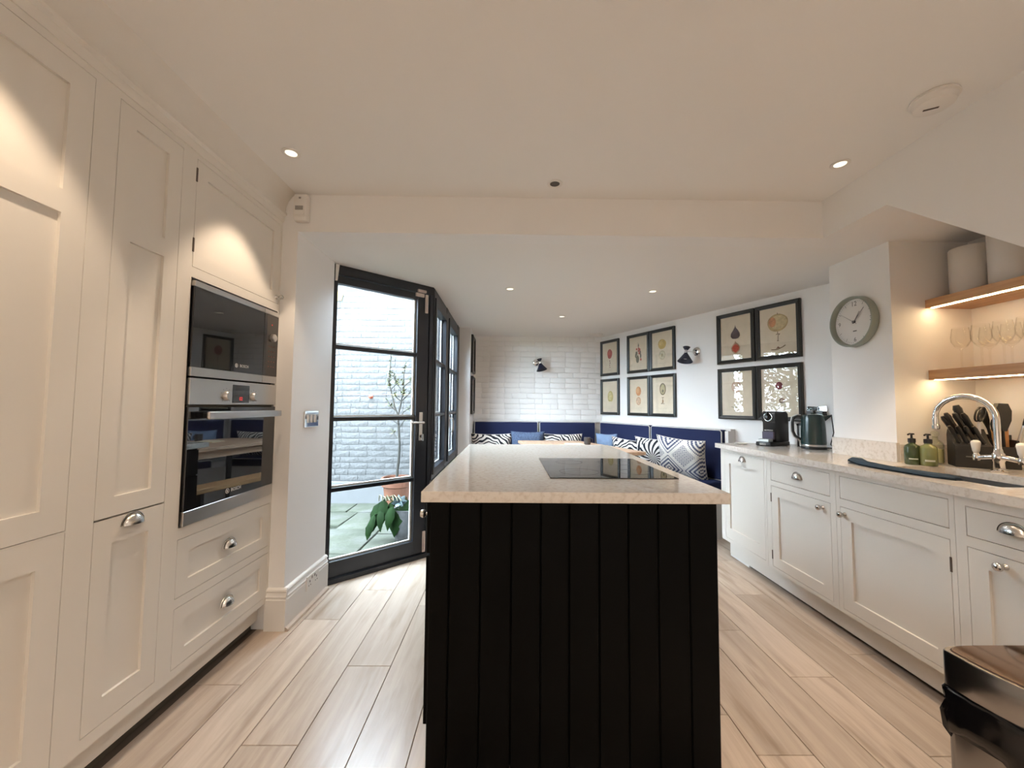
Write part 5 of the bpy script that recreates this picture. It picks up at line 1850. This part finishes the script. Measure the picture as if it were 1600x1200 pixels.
pir = thing('motion_sensor', 'white motion sensor in the corner below the kitchen ceiling', 'sensor', (-1.22, 2.29, 2.32))
part('housing', MB().prism([(2.309, 2.328), (2.309, 2.482), (2.268, 2.482), (2.258, 2.40), (2.262, 2.345), (2.275, 2.328)], YZ, -1.258, -1.182), MT['white_plastic'], pir, bevel=.004, smooth=30)
part('lens', MB().prism([(2.2585, 2.40), (2.2555, 2.395), (2.2575, 2.355), (2.2618, 2.350)], YZ, -1.247, -1.193), MT['white_plastic'], pir)
part('lens_window', MB().box(-1.242, -1.198, 2.2525, 2.256, 2.382, 2.405), MT['grey_plastic'], pir)
part('led', MB().box(-1.228, -1.216, 2.262, 2.2665, 2.452, 2.462), MT['grey_plastic'], pir)

sa = thing('smoke_alarm', 'large white smoke alarm on the kitchen ceiling near the bulkhead', 'smoke alarm', (1.685, 1.505, HK - .045))
part('body', MB().lathe([(0, -.001), (.072, -.001), (.075, -.012), (.068, -.016), (.062, -.034), (.05, -.042), (0, -.044)], (1.685, 1.505, HK), n=44), MT['white_plastic'], sa, smooth=35)
part('grille', MB().prism([(1.653, 1.517), (1.692, 1.494), (1.696, 1.501), (1.657, 1.524)], XY, HK - .0452, HK - .040), MT['dark_hinge'], sa)
sd = thing('smoke_alarm', 'small white smoke alarm on the dining ceiling near the brick wall', 'smoke alarm', (1.235, 5.55, HD - .035))
part('body', MB().lathe([(0, -.001), (.09, -.001), (.09, -.012), (.075, -.016), (.065, -.03), (0, -.032)], (1.235, 5.55, HD), n=36), MT['white_plastic'], sd, smooth=35)
part('vent', MB().lathe([(.068, -.018), (.070, -.020), (.068, -.024)], (1.235, 5.55, HD), n=36), MT['grey_plastic'], sd)


def downlight(label, x, y, zc, on=True, power=SPOT_W, col=WARM, size=74, group='recessed ceiling downlights', blend=.35, rad=.043, skirt=None):
    th = thing('downlight', label, 'ceiling light', (x, y, zc), group=group)
    part('rim', MB().lathe([(rad * .62, -.0005), (rad, -.0005), (rad, -.003), (rad * .85, -.006), (rad * .66, -.004), (rad * .60, -.0006)], (x, y, zc), n=36, cap=False), MT['white_plastic'], th, smooth=40)
    part('lens', MB().lathe([(0, -.0015), (rad * .62, -.0015), (rad * .62, -.0025), (0, -.0025)], (x, y, zc), n=28), MT['lamp_on'] if on else MT['lamp_off'], th)
    if on and power > 0:
        l = bpy.data.lights.new('downlight_beam', 'SPOT')
        l.energy = power
        l.color = col
        l.spot_size = math.radians(size)
        l.spot_blend = blend
        l.shadow_soft_size = .022
        o = bpy.data.objects.new('downlight_beam', l)
        COL.objects.link(o)
        o.location = (x, y, zc - .012)
        sk_ = SKIRT_W if skirt is None else skirt
        if sk_ <= 0:
            return th
        # second, wide spot added as ambient fill around the beam
        l2 = bpy.data.lights.new('downlight_fill', 'SPOT')
        l2.energy = sk_
        l2.color = col
        l2.spot_size = math.radians(165)
        l2.spot_blend = 1.0
        l2.shadow_soft_size = .022
        o = bpy.data.objects.new('downlight_fill', l2)
        COL.objects.link(o)
        o.location = (x, y, zc - .012)
    return th


downlight('lit downlight in the kitchen ceiling beside the oven cabinet', -1.085, 1.915, HK)
downlight('lit downlight in the kitchen ceiling beside the stair bulkhead', 1.673, 1.94, HK, power=62)
downlight('unlit downlight in the kitchen ceiling above the far half of the island', .249, 2.155, HK, on=False)
downlight('lit downlight outside the frame beside the fridge cabinet', -1.085, .93, HK)
downlight('lit downlight outside the frame above the near worktop', 1.60, .55, HK, power=70)
for x, nm in ((-1.085, 'cabinet side'), (.25, 'middle'), (1.5, 'bulkhead side')):  # unseen lamps behind the camera, added and boosted as ambient fill
    for y, nn_ in ((-.55, 'nearer'), (-1.7, 'further')):
        downlight('added fill downlight in the kitchen ceiling behind the viewer, %s, %s' % (nm, nn_), x, y, HK, power=80 if (x == .25 and y > -1) else 230, col=WARM if x < 0 else REAR, skirt=70.0 if x == .25 else 0)
downlight('lit downlight in the dining ceiling nearest the garden door', .007, 3.41, HD, power=SPOT_FAR_W * .6, col=SOFT, size=150, blend=1.0)
downlight('lit downlight in the dining ceiling nearest the large fruit prints', 1.261, 3.435, HD, power=SPOT_FAR_W, col=SOFT, size=150, blend=1.0)
downlight('lit downlight in the dining ceiling above the table', .6, 4.45, HD, power=SPOT_FAR_W * 1.5, col=SOFT, size=150, blend=1.0)

# ------------------------------------------------------------------ waste bin, lower right
BX, BY = 1.49, 1.15
bt = .60


def dshape(sc=1.0, n=40):
    """D outline: flat back along +Y side, rounded corner, curved front"""
    W2, DP_ = .285, .33
    pts = []
    for k in range(n):
        a = 2 * PI * k / n
        ca, sa = math.cos(a), math.sin(a)
        if sa >= 0:
            x = W2 * math.copysign(abs(ca) ** .35, ca)
            y = .035 * abs(sa) ** .5
        else:
            x = W2 * math.copysign(abs(ca) ** .82, ca)
            y = -DP_ * abs(sa) ** .92
        pts.append((BX + x * sc, BY - .04 + y * sc + (sc - 1) * .12))
    return pts


def dring(levels, n=48):
    mb = MB()
    vs_, fs = [], []
    for (sc_, z) in levels:
        vs_ += [(x, y, z) for x, y in dshape(sc_, n)]
    for i in range(len(levels) - 1):
        for k in range(n):
            k2 = (k + 1) % n
            fs.append((i * n + k, i * n + k2, (i + 1) * n + k2, (i + 1) * n + k))
    fs += [tuple(reversed(range(n))), tuple(range((len(levels) - 1) * n, len(levels) * n))]
    return mb.add(vs_, fs)


bin_ = thing('waste_bin', 'D-shaped steel waste bin with a bronze mirror lid in the lower right corner', 'bin', (BX, BY - .15, 0))
part('body', dring([(.97, .001), (.98, .02), (.98, bt - .10)]), MT['binsteel'], bin_, smooth=40)
part('rim_band', dring([(.985, bt - .095), (1.0, bt - .09), (1.0, bt - .004), (.99, bt), (.955, bt), (.955, bt - .006)]), MT['binsteel'], bin_, smooth=40)
part('lid', dring([(.945, bt - .004), (.945, bt + .002), (.935, bt + .005)]), MT['lid'], bin_, smooth=40)
part('lid_gasket', dring([(.953, bt - .004), (.953, bt + .001), (.946, bt + .0015)]), mat('dark_brown_gasket', (.05, .018, .012), .5), bin_)
ln = dring([(.985, bt - .20), (1.02, bt - .19), (1.03, bt - .16), (1.0, bt - .13), (1.02, bt - .105), (.99, bt - .093)], 64)
random.seed(3)
ln.v = [(x + random.uniform(-.004, .004), y + random.uniform(-.004, .004), z + (random.uniform(-.03, .01) if z < bt - .185 else random.uniform(-.006, .004))) for x, y, z in ln.v]
part('bin_liner', ln, MT['liner'], bin_, smooth=70)
